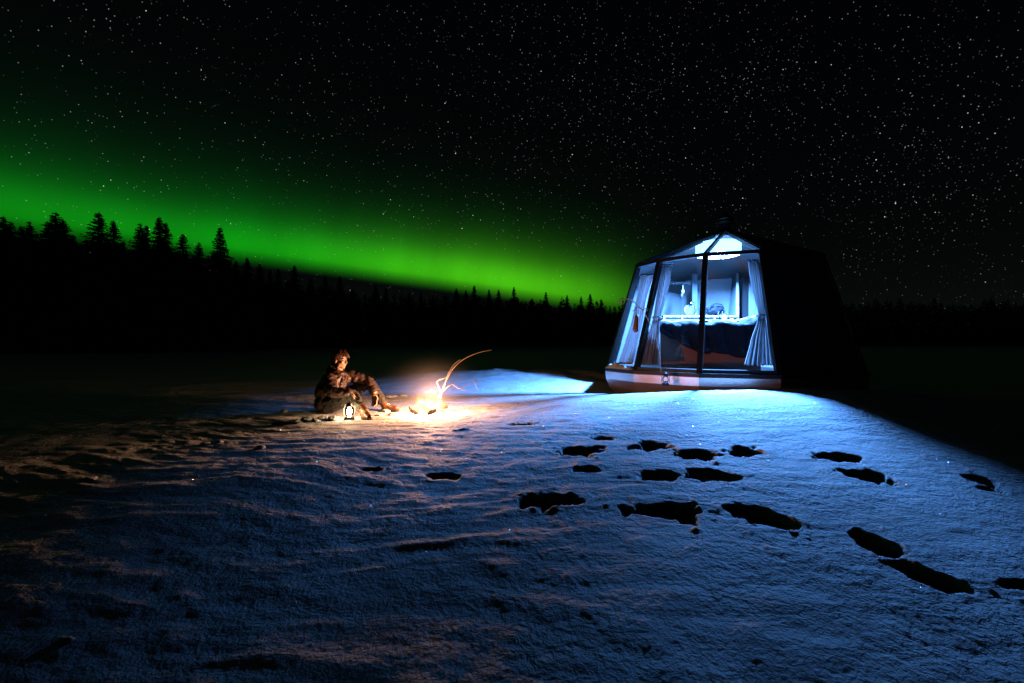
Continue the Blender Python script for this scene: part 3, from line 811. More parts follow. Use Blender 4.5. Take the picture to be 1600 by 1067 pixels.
# ------------------------------------------------------------------ camp fire
FP = ground_at(674, 645); FP.z = ground_h(FP.x, FP.y)
YF = FP.y
def volume_mat(name, dens_expr):
    m = bpy.data.materials.new(name); m.use_nodes = True
    nt = m.node_tree; nt.nodes.clear()
    return m, nt
def build_fire():
    t = empty('campfire', FP, 'small bright campfire burning on the snow beside the seated person', 'campfire')
    def log(px0, py0, px1, py1, dy, r):
        a, b = W(px0, py0, YF + dy), W(px1, py1, YF + dy + .05)
        d = (b - a); n = 7
        ps = [a + d * k / n + Vector((0, 0, .008 * math.sin(k * 2.1 + px0))) for k in range(n + 1)]
        MB().tube(ps, [r * (1 + .12 * math.sin(k * 1.7 + py0)) for k in range(n + 1)], 9).build('log', M['char'], t)
    log(640, 637, 652, 644, -.12, .035)
    log(668, 644, 680, 641, -.22, .035)
    log(650, 640, 700, 632, .08, .045)
    log(655, 628, 694, 644, .05, .04)
    log(690, 640, 666, 625, .15, .04)
    # flames: soft glowing tongues in a small body of hot air
    def flame(c, rx, ry, h, gain, seed):
        m = bpy.data.materials.new('flame_gas'); m.use_nodes = True
        nt = m.node_tree; nt.nodes.clear(); N, L = nt.nodes, nt.links
        tc = N.new('ShaderNodeTexCoord')
        mp = N.new('ShaderNodeMapping'); mp.inputs['Scale'].default_value = (1 / rx, 1 / ry, 1 / h); L.new(tc.outputs['Object'], mp.inputs['Vector'])
        no = N.new('ShaderNodeTexNoise'); no.inputs['Scale'].default_value = 2.6; no.inputs['Detail'].default_value = 3
        ad = N.new('ShaderNodeVectorMath'); ad.operation = 'ADD'; ad.inputs[1].default_value = (seed, seed * 2, 0)
        L.new(mp.outputs[0], ad.inputs[0]); L.new(ad.outputs[0], no.inputs['Vector'])
        sb = N.new('ShaderNodeVectorMath'); sb.operation = 'SUBTRACT'; L.new(no.outputs['Color'], sb.inputs[0]); sb.inputs[1].default_value = (.5, .5, .5)
        sc = N.new('ShaderNodeVectorMath'); sc.operation = 'SCALE'; L.new(sb.outputs[0], sc.inputs[0]); sc.inputs['Scale'].default_value = .7
        a2 = N.new('ShaderNodeVectorMath'); a2.operation = 'ADD'; L.new(mp.outputs[0], a2.inputs[0]); L.new(sc.outputs[0], a2.inputs[1])
        sx = N.new('ShaderNodeSeparateXYZ'); L.new(a2.outputs[0], sx.inputs[0])
        def mth(op, a, b=None):
            n = N.new('ShaderNodeMath'); n.operation = op
            for i, q in enumerate((a, b)):
                if q is None: continue
                if isinstance(q, (int, float)): n.inputs[i].default_value = q
                else: L.new(q, n.inputs[i])
            return n.outputs[0]
        z = mth('MAXIMUM', sx.outputs['Z'], 0.0)
        taper = mth('MAXIMUM', mth('SUBTRACT', 1.0, mth('MULTIPLY', z, .85)), .12)
        rr = mth('SQRT', mth('ADD', mth('MULTIPLY', sx.outputs['X'], sx.outputs['X']), mth('MULTIPLY', sx.outputs['Y'], sx.outputs['Y'])))
        q = mth('DIVIDE', rr, taper)
        mr = N.new('ShaderNodeMapRange'); mr.interpolation_type = 'SMOOTHSTEP'; L.new(q, mr.inputs['Value'])
        mr.inputs['From Min'].default_value = .95; mr.inputs['From Max'].default_value = .1
        mz = N.new('ShaderNodeMapRange'); mz.interpolation_type = 'SMOOTHSTEP'; L.new(z, mz.inputs['Value'])
        mz.inputs['From Min'].default_value = 1.0; mz.inputs['From Max'].default_value = .25
        k = mth('MULTIPLY', mth('MULTIPLY', mr.outputs[0], mz.outputs[0]), gain)
        e = N.new('ShaderNodeEmission'); e.inputs['Color'].default_value = (1.0, .50, .16, 1); L.new(k, e.inputs['Strength'])
        out = N.new('ShaderNodeOutputMaterial'); L.new(e.outputs[0], out.inputs['Volume'])
        mb = MB().lathe((0, 0, 0), [(rx * .9, -.02 * h), (rx * 1.05, .1 * h), (rx * 1.05, .5 * h), (rx * .8, .85 * h), (rx * .35, 1.05 * h)], 14)
        me = bpy.data.meshes.new('flame'); me.from_pydata([v[:] for v in mb.v], [], mb.f); me.update(); me.materials.append(m)
        o = bpy.data.objects.new('flame', me); C.objects.link(o); o.parent = t; o.location = Vector(c) - FP
    flame(W(674, 648, YF), .29, .22, .27, 30 * FIRE_POWER, 1.0)
    flame(W(686, 644, YF + .05), .11, .10, .31, 30 * FIRE_POWER, 5.0)
    flame(W(655, 645, YF - .02), .13, .11, .28, 30 * FIRE_POWER, 9.0)
    for dx, dz, pw, rad in ((0.02, .25, 185, .09), (-.10, .15, 55, .06)):
        ld = bpy.data.lights.new('fire_light', 'POINT'); ld.energy = pw * FIRE_POWER; ld.color = (1.0, .46, .22); ld.shadow_soft_size = rad
        lo = bpy.data.objects.new('fire_light', ld); C.objects.link(lo); lo.parent = t; lo.location = (dx, -.05, dz + .04)
build_fire()

def build_smoke():  # thin scattering ball added to give the fire its glow
    m = bpy.data.materials.new('smoke'); m.use_nodes = True
    nt = m.node_tree; nt.nodes.clear(); N, L = nt.nodes, nt.links
    tc = N.new('ShaderNodeTexCoord'); le = N.new('ShaderNodeVectorMath'); le.operation = 'LENGTH'
    mp = N.new('ShaderNodeMapping'); mp.inputs['Scale'].default_value = (1 / .95, 1 / .95, 1 / .75); L.new(tc.outputs['Object'], mp.inputs['Vector'])
    L.new(mp.outputs[0], le.inputs[0])
    mr = N.new('ShaderNodeMapRange'); mr.interpolation_type = 'SMOOTHERSTEP'; L.new(le.outputs['Value'], mr.inputs['Value'])
    mr.inputs['From Min'].default_value = 1.0; mr.inputs['From Max'].default_value = .0; mr.inputs['To Min'].default_value = 0; mr.inputs['To Max'].default_value = .06
    v = N.new('ShaderNodeVolumeScatter'); v.inputs['Color'].default_value = (.9, .9, .9, 1); L.new(mr.outputs[0], v.inputs['Density'])
    v.inputs['Anisotropy'].default_value = .2
    out = N.new('ShaderNodeOutputMaterial'); L.new(v.outputs[0], out.inputs['Volume'])
    mb = MB().ball((0, 0, 0), (.96, .96, .76), 20, 12)
    c = FP + Vector((.03, 0, .16))
    me = bpy.data.meshes.new('smoke'); me.from_pydata([q[:] for q in mb.v], [], mb.f); me.update(); me.materials.append(m)
    o = bpy.data.objects.new('smoke', me); o.location = c; C.objects.link(o); o['kind'] = 'stuff'
    tag(o, 'thin smoke added for the glow around the campfire', 'smoke')
build_smoke()

# twigs rising out of the fire
def fire_twig(pts, r, label, side=(), dy=0.0):
    ps = [W(a, b, YF + dy) for a, b in pts]
    base = ps[0]
    t = empty('fire_twig', base, label, 'twig', 'twigs sticking out of the fire')
    sp = spline(ps, 6); n = len(sp)
    MB().tube(sp, [r * (1 - .6 * k / n) for k in range(n)], 6).build('stem', M['twig'], t, smooth=True)
    for s in side:
        q = spline([W(a, b, YF + dy) for a, b in s], 5)
        MB().tube(q, [r * .7 * (1 - .5 * k / len(q)) for k in range(len(q))], 6).build('side_shoot', M['twig'], t, smooth=True)
fire_twig([(688, 622), (693, 604), (701, 587), (709, 574), (722, 562), (737, 554), (752, 549), (769, 545.5)], .0055, 'longest twig arching up to the right out of the fire', [], .06)
fire_twig([(684, 622), (693, 606), (697, 594), (702, 580), (710, 568), (720, 560)], .0052, 'straight twig close beside the longest one in the fire', [[(697, 594), (701, 586), (706, 578)]], .0)
fire_twig([(690, 618), (687, 607), (683, 596), (688, 592), (700, 588.5)], .005, 'short crooked twig bending left out of the fire', [], -.02)
fire_twig([(686, 618), (697, 606), (707, 600), (718, 606), (730, 601), (741, 594), (748, 590)], .0052, 'low forked twig reaching right from the fire over the snow', [[(741, 594), (750, 594.5), (759, 595)], [(741, 594), (744, 602), (747, 608)], [(718, 606), (728, 609), (744, 611)]], -.05)

# ------------------------------------------------------------------ the seated person
def remesh(mb, name, voxel, mt, parent=None, loc=None, smooth_it=6, wr=0.0, wscale=9.0, seed=0, stretch=(1, 1, 1)):
    o = mb.build(name, mt, parent, loc)
    m = o.modifiers.new('r', 'REMESH'); m.mode = 'VOXEL'; m.voxel_size = voxel
    if smooth_it:
        s = o.modifiers.new('s', 'SMOOTH'); s.iterations = smooth_it; s.factor = .5
    dg = bpy.context.evaluated_depsgraph_get()
    me = bpy.data.meshes.new_from_object(o.evaluated_get(dg))
    o.modifiers.clear(); old = o.data; o.data = me; bpy.data.meshes.remove(old); me.name = name
    if wr > 0:
        n = len(me.vertices); co = np.empty(n * 3); me.vertices.foreach_get('co', co); co = co.reshape(-1, 3)
        no = np.empty(n * 3); me.vertices.foreach_get('normal', no); no = no.reshape(-1, 3)
        a = co * np.array(stretch) * wscale
        k = (.5 - np.abs(perlin(a[:, 0] + .6 * a[:, 1], a[:, 2] + .5 * a[:, 1], seed))) + .5 * (.4 - np.abs(perlin(2.1 * a[:, 0] - a[:, 1], 2.1 * a[:, 2], seed + 3)))
        co = co + no * (wr * k)[:, None]
        me.vertices.foreach_set('co', co.ravel()); me.update()
    me.polygons.foreach_set('use_smooth', [True] * len(me.polygons))
    if not me.materials: me.materials.append(mt)
    return o

def chain(mb, pts, n=14):
    """tapered limb with round ends through (point, radius) pairs"""
    P_ = [Vector(p) for p, r in pts]; r_ = [r for p, r in pts]
    for p, r in pts: mb.ball(p, r, 14, 10)
    for i in range(len(P_) - 1): mb.tube([P_[i], P_[i + 1]], [r_[i], r_[i + 1]], n)
    return mb

def build_person():
    Y = 6.12
    g = W(512, 642, Y)
    J = dict(pelvis=W(512, 629, Y), belly=W(513, 611, Y + .02), chest=W(525, 596, Y + .05), neck=W(529, 582, Y + .05),
             sn=W(513, 592, Y - .14), sf=W(548, 587, Y + .20), en=W(520, 612, Y - .27), wn=W(546, 613, Y - .30),
             ef=W(574, 594, Y + .24), wf=W(584, 612, Y + .10),
             hn=W(515, 631, Y - .10), kn=W(549, 616, Y - .24), an=W(569, 643, Y - .40),
             hf=W(520, 630, Y + .12), kf=W(576, 596, Y + .28), af=W(602, 633, Y + .22))
    # --- body (head, neck, trunk, limbs, hands) as one surface
    head = W(531, 562, Y + .05); fx = Vector((.95, -.28, -.02)).normalized(); fz = Vector((.06, 0, 1)).normalized()
    fz = (fz - fx * fz.dot(fx)).normalized(); fy = fz.cross(fx)
    def H(a, b, c): return head + fx * a + fy * b + fz * c       # forward, left, up
    rot = Matrix((fx, fy, fz)).transposed()
    mb = MB()
    mb.ball(H(-.012, 0, .035), (.098, .076, .095), 20, 14, rot)
    mb.ball(H(.028, 0, -.022), (.066, .060, .090), 20, 14, rot)
    mb.ball(H(.050, 0, -.092), (.030, .030, .024), 12, 8, rot)      # chin
    mb.ball(H(.066, 0, .020), (.024, .056, .014), 12, 8, rot)       # brow
    mb.tube([H(.082, 0, .014), H(.100, 0, -.012), H(.112, 0, -.030), H(.090, 0, -.040)], [.009, .011, .014, .010], 8)
    for s in (-1, 1):
        mb.ball(H(.100, s * .012, -.033), .009, 8, 6)
        mb.ball(H(.060, s * .040, -.022), (.022, .018, .020), 10, 8, rot)
        mb.ball(H(.020, s * .056, -.060), (.030, .014, .026), 10, 8, rot)
        mb.ball(H(-.008, s * .078, -.010), (.020, .010, .034), 10, 8, rot)   # ears
    mb.ball(H(.084, 0, -.060), (.012, .024, .006), 10, 6, rot); mb.ball(H(.081, 0, -.071), (.012, .021, .007), 10, 6, rot)
    chain(mb, [(H(-.02, 0, -.05), .056), (J['neck'] - Vector((0, 0, .03)), .06)])
    chain(mb, [(J['neck'] - Vector((0, 0, .05)), .08), (J['chest'], .12), (J['belly'], .12), (J['pelvis'], .12)])
    chain(mb, [(J['chest'] + Vector((0, 0, .02)), .07), (J['sn'], .055), (J['en'], .042), (J['wn'], .028)])
    chain(mb, [(J['chest'] + Vector((0, 0, .02)), .07), (J['sf'], .055), (J['ef'], .042), (J['wf'], .028)])
    chain(mb, [(J['pelvis'], .11), (J['hn'], .075), (J['kn'], .05), (J['an'], .038)])
    chain(mb, [(J['pelvis'], .11), (J['hf'], .075), (J['kf'], .05), (J['af'], .038)])
    def hand(w, fwd, side, nrm, spread=1.0):
        fwd = Vector(fwd).normalized(); side = Vector(side); side = (side - fwd * side.dot(fwd)).normalized(); nrm = fwd.cross(side)
        if nrm.dot(Vector((0, 0, -1))) < 0 and abs(fwd.z) < .7: nrm = -nrm
        chain(mb, [(w, .027), (w + fwd * .05, .025)])
        for k, (o, ln) in enumerate(((-.030, .062), (-.010, .074), (.010, .080), (.030, .070))):
            a = w + fwd * .055 + side * o * .9; b = w + fwd * .098 + side * o * 1.15
            chain(mb, [(w + fwd * .02 + side * o * .6, .016), (a, .015), (b, .0105)], 10)
            c = b + (fwd * .88 + nrm * .38 + side * o * 2 * spread).normalized() * ln * .55
            d = c + (fwd * .62 + nrm * .75 + side * o * 1.5 * spread).normalized() * ln * .45
            chain(mb, [(b, .0105), (c, .0095), (d, .0078)], 10)
        a = w + fwd * .025 + side * .030; b = a + (fwd * .7 + side * .55 + nrm * .2).normalized() * .045
        chain(mb, [(a, .015), (b, .012), (b + (fwd * .9 + nrm * .35).normalized() * .032, .009)], 10)
    hand(J['wn'] + Vector((.02, 0, -.01)), (.70, -.06, -.62), (.25, -.85, .35), (0, 0, -1))
    hand(J['wf'] + Vector((.005, -.01, -.03)), (.16, -.16, -1), (.92, -.35, .1), (1, 0, 0))
    person = remesh(mb, 'person', .0055, M['skin'], None, g, 3)
    tag(person, 'person in a dark brown hooded jacket sitting on the snow beside the fire', 'person')
    for s in (-1, 1):
        MB().ball(H(.079, s * .030, .000), (.009, .012, .006), 10, 8, rot).build('eye', M['eye'], person, smooth=True)
        MB().tube([H(.083, s * .016, .020), H(.088, s * .032, .026), H(.074, s * .052, .018)], [.004, .005, .003], 6).build('eyebrow', M['hair'], person, smooth=True)
    # --- hair: cap plus locks swept forward
    mb = MB()
    mb.ball(H(-.022, 0, .052), (.106, .086, .096), 18, 12, rot)
    mb.ball(H(-.055, 0, .010), (.066, .078, .090), 18, 12, rot)
    rnd = random.Random(3)
    hair_base = remesh(mb, 'hair', .008, M['hair'], person, None, 2, .010, 30, 5)
    v = MB()
    for k in range(120):
        a = rnd.uniform(-1.5, 1.5); e = rnd.uniform(.15, 1.2)
        st = Vector((math.cos(a) * math.cos(e) * .092 - .02, math.sin(a) * math.cos(e) * .084, .052 + math.sin(e) * .096))
        L_ = rnd.uniform(.035, .075)
        dr = Vector((.75 + rnd.uniform(-.2, .2), math.sin(a) * .8 + rnd.uniform(-.2, .2) - .15, -.10 - .45 * (1 - e / 1.2)))
        p1 = st + dr.normalized() * L_ * .5 + Vector((0, 0, .012)); p2 = st + dr.normalized() * L_ + Vector((.0, 0, -.022))
        if p2.z < .035 and p2.x > .05: p2.z = .035
        v.tube([H(*st), H(*p1), H(*p2)], [.009, .007, .0015], 5)
    v.build('hair_lock', M['hair'], person, smooth=True)['kind'] = 'stuff'
    # --- jacket
    mb = MB()
    chain(mb, [(J['neck'] + Vector((-.01, 0, -.035)), .090), (J['chest'] + Vector((-.01, 0, .01)), .150), (J['belly'], .165), (J['pelvis'] + Vector((0, 0, .01)), .155)])
    mb.ball(J['pelvis'] + Vector((-.005, .0, -.0)), (.155, .185, .115), 18, 12)
    chain(mb, [(J['chest'] + Vector((-.03, -.08, .03)), .10), (J['sn'], .080), (J['en'], .066), (J['wn'] - (J['wn'] - J['en']) * .05, .048)])
    chain(mb, [(J['chest'] + Vector((.02, .10, .03)), .10), (J['sf'], .078), (J['ef'], .064), (J['wf'], .047)])
    # hood lying on the back and collar
    nk = J['neck']
    ringp = [nk + Vector((.085 * math.cos(a) - .005, .095 * math.sin(a), .022 - .035 * math.cos(a))) for a in [k * math.pi / 10 for k in range(21)]]
    mb.tube(ringp, .030, 10)
    mb.ball(nk + Vector((-.085, .01, .030)), (.075, .105, .085), 16, 10)
    jk = remesh(mb, 'jacket', .008, M['jacket'], person, None, 4, .022, 10.0, 21, (1, 1, 1.5))
    # zip, pocket seams and cuffs
    zp = [J['neck'] + Vector((.10, -.055, -.03)), J['chest'] + Vector((.155, -.085, .03)), J['belly'] + Vector((.165, -.09, .03)), J['pelvis'] + Vector((.16, -.08, .05))]
    MB().tube(spline(zp, 6), .006, 6).build('zip', M['steel'], jk)
    for e, w in (('en', 'wn'), ('ef', 'wf')):
        d = (J[w] - J[e]).normalized()
        MB().tube([J[w] - d * .020, J[w] - d * .008, J[w] + d * .012], [.050, .054, .050], 16).build('cuff', M['jacket'], jk, smooth=True)
    # --- trousers
    mb = MB()
    chain(mb, [(J['pelvis'] + Vector((.03, -.06, -.01)), .115), (J['hn'], .105), (J['kn'], .074), (J['an'] + (J['kn'] - J['an']) * .22, .058)])
    chain(mb, [(J['pelvis'] + Vector((.03, .06, -.01)), .115), (J['hf'], .105), (J['kf'], .072), (J['af'] + (J['kf'] - J['af']) * .22, .056)])
    remesh(mb, 'trousers', .008, M['trouser'], person, None, 4, .026, 12.0, 33, (1, 1, 1.3))
    # --- boots
    def boot(ank, knee, fwd, upv):
        fwd = Vector(fwd).normalized(); upv = Vector(upv); upv = (upv - fwd * upv.dot(fwd)).normalized(); sd = fwd.cross(upv)
        b = MB(); sh = (knee - ank).normalized()
        chain(b, [(ank + sh * .10, .056), (ank, .052), (ank - upv * .030 + fwd * .01, .050)])
        chain(b, [(ank - upv * .045 - fwd * .03, .042), (ank - upv * .048 + fwd * .07, .043), (ank - upv * .055 + fwd * .155, .040)])
        chain(b, [(ank - upv * .01 + fwd * .01, .045), (ank - upv * .04 + fwd * .09, .042)])
        o = remesh(b, 'boot', .007, M['boot'], person, None, 4)
        s = MB(); n = 20; pts = []
        for k in range(n):
            a = 2 * math.pi * k / n; lx = .138 * math.cos(a) + .058; wy = (.044 + .008 * math.cos(a)) * math.sin(a)
            pts.append((lx, wy))
        for z in (-.106, -.084):
            s.v += [ank + fwd * x + sd * y_ + upv * z for x, y_ in pts]
        s.f = [tuple(reversed(range(n))), tuple(range(n, 2 * n))] + [(k, (k + 1) % n, n + (k + 1) % n, n + k) for k in range(n)]
        s.build('sole', M['sole'], o)
        for k in range(4):
            c = ank + fwd * (.045 + .024 * k) + upv * (.028 - .016 * k)
            MB().tube(spline([c - sd * .036 - upv * .016, c, c + sd * .036 - upv * .016], 4), .005, 6).build('lace', M['lace'], o, smooth=True)
        c = ank + sh * .12
    boot(J['an'] + Vector((.005, 0, .012)), J['kn'], (.62, -.72, -.02), (.1, 0, 1))
    boot(J['af'] + Vector((.0, 0, -.005)), J['kf'], (.95, -.22, .20), (-.2, 0, 1))
    return person
build_person()

# lantern glowing beside the person
def build_lit_lantern():
    c = ground_at(546, 655); c.z = ground_h(c.x, c.y) - .004
    t = empty('glowing_lantern', c, 'glowing glass lantern with wire handle standing in the snow at the person\'s feet', 'lantern')
    lantern_parts(t, c, 1.0, M['steel'], emit_mat('lantern_flame', (1.0, .66, .34), 200.0))
    return c
LC = build_lit_lantern()

# ------------------------------------------------------------------ lumps of snow
def build_lumps():
    G = 'broken snow lumps around the camp'
    spec = [(447, 660, .16, .07, .055, 'long low snow lump at the left end of the row by the person', 3, .1),
            (480, 653, .075, .06, .05, 'snow lump second from the left in the row behind the lantern', 7, .4),
            (492, 655, .06, .05, .045, 'small snow lump in front of the row left of the lantern', 8, .2),
            (506, 651, .075, .06, .05, 'pale rounded snow lump in the middle of the row left of the lantern', 9, .9),
            (521, 653, .07, .06, .052, 'snow lump nearest the lantern on its left', 10, .3),
            (444, 642, .05, .045, .05, 'small upright snow lump left behind the person', 11, 0),
            (463, 655, .05, .04, .035, 'small snow lump right of the long one by the person', 12, 0),
            (602, 640, .06, .05, .05, 'snow lump lying under the far boot of the person', 13, .2),
            (612, 618, .10, .07, .06, 'large snow lump behind the far boot', 14, .5),
            (630, 616, .07, .06, .045, 'snow lump between the far boot and the fire', 15, .2),
            (612, 646, .055, .04, .04, 'snow lump in front of the far boot toe', 33, .6),
            (592, 646, .06, .05, .03, 'low snow lump between the two boots', 16, .2),
            (407, 698, .045, .035, .05, 'small bright snow lump alone in front of the camp', 17, .2),
            (321, 691, .04, .035, .03, 'snow lump left of the small bright one in front of the camp', 18, .2),
            (343, 689, .04, .03, .03, 'tiny snow lump between two larger ones in front of the camp', 19, .2),
            (140, 748, .05, .04, .022, 'low snow lump far out on the dark left side', 20, .2),
            (104, 1000, .028, .022, .022, 'upright snow lump in the dark near left corner', 21, .2),
            (868, 792, .032, .026, .02, 'snow crumb on the near rim of the left deep footprint', 22, .2),
            (690, 742, .02, .018, .018, 'snow crumb on the edge of the small footprint below the fire', 23, .2),
            (1185, 811, .028, .022, .02, 'snow crumb in the long slanting footprint', 24, .2),
            (1240, 827, .028, .02, .018, 'snow crumb at the right tip of the long slanting footprint', 25, .2),
            (1378, 873, .025, .018, .016, 'snow crumb between the two nearest footprints', 26, .2),
            (725, 669, .06, .03, .02, 'snow lump in front of the fire', 27, .2),
            (712, 671, .04, .03, .018, 'snow lump left of the one in front of the fire', 28, .2)]
    for px, py, rx, ry, rz, lab, seed, rot in spec:
        p = ground_at(px, py + 2); z = ground_h(p.x, p.y)
        lump('snow_lump', (p.x, p.y, z + rz * .05), rx, ry, rz * .72, lab, seed=seed, group=G, rot=rot)
build_lumps()

# ice crystals: tiny flakes that glint where they happen to face the lights
def build_glints():
    rnd = np.random.default_rng(4); n = 14000
    r = 1.2 + 5.8 * rnd.random(n) ** 1.1; th = R(-50) + R(102) * rnd.random(n)
    x, y = r * np.sin(th), r * np.cos(th); z = height(x, y) + .003
    s = .0011 * r * (.35 + .5 * rnd.random(n))
    nrm = rnd.normal(size=(n, 3)); nrm[:, 2] = np.abs(nrm[:, 2]) + .3; nrm /= np.linalg.norm(nrm, axis=1)[:, None]
    a = np.cross(nrm, rnd.normal(size=(n, 3))); a /= np.linalg.norm(a, axis=1)[:, None]; b = np.cross(nrm, a)
    P_ = np.stack([x, y, z], 1); s = s[:, None]
    v = np.stack([P_ + a * s, P_ - .5 * a * s + .87 * b * s, P_ - .5 * a * s - .87 * b * s], 1).reshape(-1, 3)
    me = bpy.data.meshes.new('ice_crystals'); me.from_pydata(v.tolist(), [], np.arange(3 * n).reshape(-1, 3).tolist()); me.update()
    m = mat('ice_crystal', (.9, .92, .95), .28, metal=1.0); me.materials.append(m)
    o = bpy.data.objects.new('ice_crystals', me); o['kind'] = 'stuff'; C.objects.link(o)
    tag(o, 'tiny glinting ice crystals scattered over the snow', 'ice crystals')
build_glints()

# ------------------------------------------------------------------ forest
def tree_mesh(kind, seed, detail=1.0, big=1.0):
    """unit-height conifer: returns trunk and crown vertex/face lists"""
    rnd = random.Random(seed)
    tr = MB().tube([Vector((0, 0, -.01)), Vector((.004, 0, .3)), Vector((-.003, .003, .65)), Vector((0, 0, .985))], [.014, .011, .007, .0015], 7)
    v, f = [], []
    def leaf(p, d, ln, w):
        d = d.normalized(); sidev = d.cross(Vector((rnd.uniform(-1, 1), rnd.uniform(-1, 1), rnd.uniform(-1, 1)))).normalized()
        n = len(v)
        v.extend([p - sidev * w * .5, p + sidev * w * .5, p + d * ln + sidev * w * .18, p + d * ln - sidev * w * .18]); f.append((n, n + 1, n + 2, n + 3))
    limbs = MB()
    if kind == 'spruce':
        wid = rnd.uniform(.20, .25); nb = int(700 * detail)
        lobes = [(rnd.uniform(0, 6.28), rnd.uniform(.02, .06), rnd.uniform(9, 17)) for _ in range(3)]
        for k in range(nb):
            z = .03 + .95 * (1 - (1 - rnd.random()) ** .85) if k > nb * .42 else .55 + .435 * rnd.random() ** .8
            q = (1 - z) / .95
            a = rnd.uniform(0, 2 * math.pi)
            rad = wid * (min(1, q * 1.5)) * (1 + sum(am * math.sin(z * fr_ * 6.28 / 1.6 + ph + a) for ph, am, fr_ in lobes)) + .005
            l = rad * rnd.uniform(.62, 1.10)
            d = Vector((math.cos(a), math.sin(a), -.55 * q ** .6 + (.25 if z > .86 else 0) + rnd.uniform(-.1, .1))).normalized()
            p0 = Vector((0, 0, z)); ns = max(2, int(5 * detail * l / .11))
            sidev = d.cross(Vector((0, 0, 1)))
            for s in range(ns):
                t = (s + .5) / ns
                pp = p0 + d * l * t + Vector((0, 0, .16 * l * t * t))
                for side in (-1, 1):
                    leaf(pp, d + sidev * side * rnd.uniform(.3, 1.0) + Vector((0, 0, rnd.uniform(-.75, .05))), (.020 + .024 * (1 - t)) * (.26 + 1.0 * q) * big, .018 * (.26 + 1.0 * q) * big)
            leaf(p0, d, l * 1.0, .014 * (.4 + q))
        for k in range(4): leaf(Vector((0, 0, .965 + .006 * k)), Vector((rnd.uniform(-.5, .5), rnd.uniform(-.5, .5), 1)), .02, .004)
    else:
        for k in range(int(22 * detail) + 8):
            z = .38 + .60 * (k / (22 * detail + 8)); q = (1 - z)
            a = rnd.uniform(0, 2 * math.pi); l = (.16 * min(1, q * 3.2 + .15)) * rnd.uniform(.6, 1.15)
            e = Vector((math.cos(a) * l, math.sin(a) * l, z + l * rnd.uniform(.1, .5)))
            limbs.tube([Vector((0, 0, z - .02)), e * .5 + Vector((0, 0, z * .5 - .005)), e], [.005, .0035, .0015], 5)
            for c in range(3):
                cc = Vector((0, 0, z)).lerp(e, .45 + .28 * c) + Vector((rnd.uniform(-.02, .02), rnd.uniform(-.02, .02), rnd.uniform(-.01, .02)))
                rr = rnd.uniform(.025, .045)
                for s in range(int(26 * detail)):
                    o = Vector((rnd.gauss(0, 1), rnd.gauss(0, 1), rnd.gauss(0, .7))).normalized() * rr * rnd.uniform(.2, 1)
                    leaf(cc + o, o + Vector((0, 0, rr * .5)), .018, .008)
    tr.v += []
    n = len(tr.v); tr.f += [tuple(i + n for i in q) for q in limbs.f]; tr.v += limbs.v
    return tr, (v, f)

KINDS = []
for kind, seed, det in (('spruce', 1, 1.0), ('spruce', 2, 1.0), ('spruce', 3, 1.0), ('spruce', 6, 1.0), ('pine', 4, .3)):
    tr, (v, f) = tree_mesh(kind, seed, det)
    mt = bpy.data.meshes.new('trunk'); mt.from_pydata([q[:] for q in tr.v], [], tr.f); mt.update(); mt.materials.append(M['bark'])
    mc = bpy.data.meshes.new('crown'); mc.from_pydata([q[:] for q in v], [], f); mc.update(); mc.materials.append(M['needle'])
    KINDS.append((mt, mc, v, f))

def tree(px, py, Y, k, label, group, wide=1.0, name='spruce_tree', cat='tree'):
    top = W(px, py, Y)
    gz = ground_h(top.x, top.y) - .2
    h = top.z - gz
    t = empty(name, (top.x, top.y, gz), label, cat, group)
    t.rotation_euler = (0, 0, random.uniform(0, 6.28)); t.scale = (h * wide, h * wide, h)
    for nm, me in (('trunk', KINDS[k][0]), ('crown', KINDS[k][1])):
        o = bpy.data.objects.new(nm, me); C.objects.link(o); o.parent = t

near = [(5, 337, 50, 0, 1.1, 'spruce cut by the left edge of the picture'),
        (17, 345, 54, 1, 1.0, 'spruce second from the left edge in the forest'),
        (33, 352, 56, 2, 1.0, 'short spruce between the left edge and the bushy clump'),
        (46, 345, 55, 3, 1.0, 'pointed spruce just left of the tall bushy clump'),
        (76, 345, 53, 2, 1.15, 'spruce forming the left shoulder of the tall bushy clump'),
        (87, 331, 50, 3, 1.45, 'tall bushy spruce in the middle of the broad clump left of the broad tall one'),
        (99, 342, 52, 1, 1.2, 'spruce forming the right shoulder of the tall bushy clump'),
        (114, 366, 54, 0, 1.2, 'lower spruce just right of the tall bushy clump'),
        (154, 331, 50, 0, 1.4, 'broad tall spruce right of the bushy clump'),
        (177, 344, 53, 1, 1.0, 'slim spruce touching the right side of the broad tall one'),
        (193, 376, 58, 2, 1.0, 'low spruce in the gap right of the broad tall one'),
        (219, 348, 52, 3, 1.0, 'left one of the twin spruces in the middle of the left forest'),
        (229, 351, 53, 2, .9, 'right one of the twin spruces in the middle of the left forest'),
        (249, 338, 52, 1, .9, 'thin tipped spruce right of the twin spruces'),
        (258, 347, 53, 0, 1.2, 'full spruce leaning on the thin tipped one'),
        (286, 365, 56, 2, 1.25, 'stout spruce between the full spruce and the lone spruce'),
        (311, 378, 58, 3, 1.0, 'small spruce just left of the lone tall spruce'),
        (344, 354, 54, 2, 1.05, 'lone clear cut spruce standing out against the aurora')]
for px, py, Y, k, wd, lab in near:
    tree(px, py, Y, k, lab, 'trees at the front of the left forest', wd * (1.05 if k < 4 else 1.2), 'pine_tree' if k > 3 else 'spruce_tree')
mid = [(369, 407, 72, 0), (386, 402, 72, 1), (406, 411, 76, 3), (422, 421, 80, 2), (435, 419, 80, 0), (460, 414, 80, 1), (485, 433, 92, 3), (508, 430, 92, 0), (531, 431, 94, 2)]
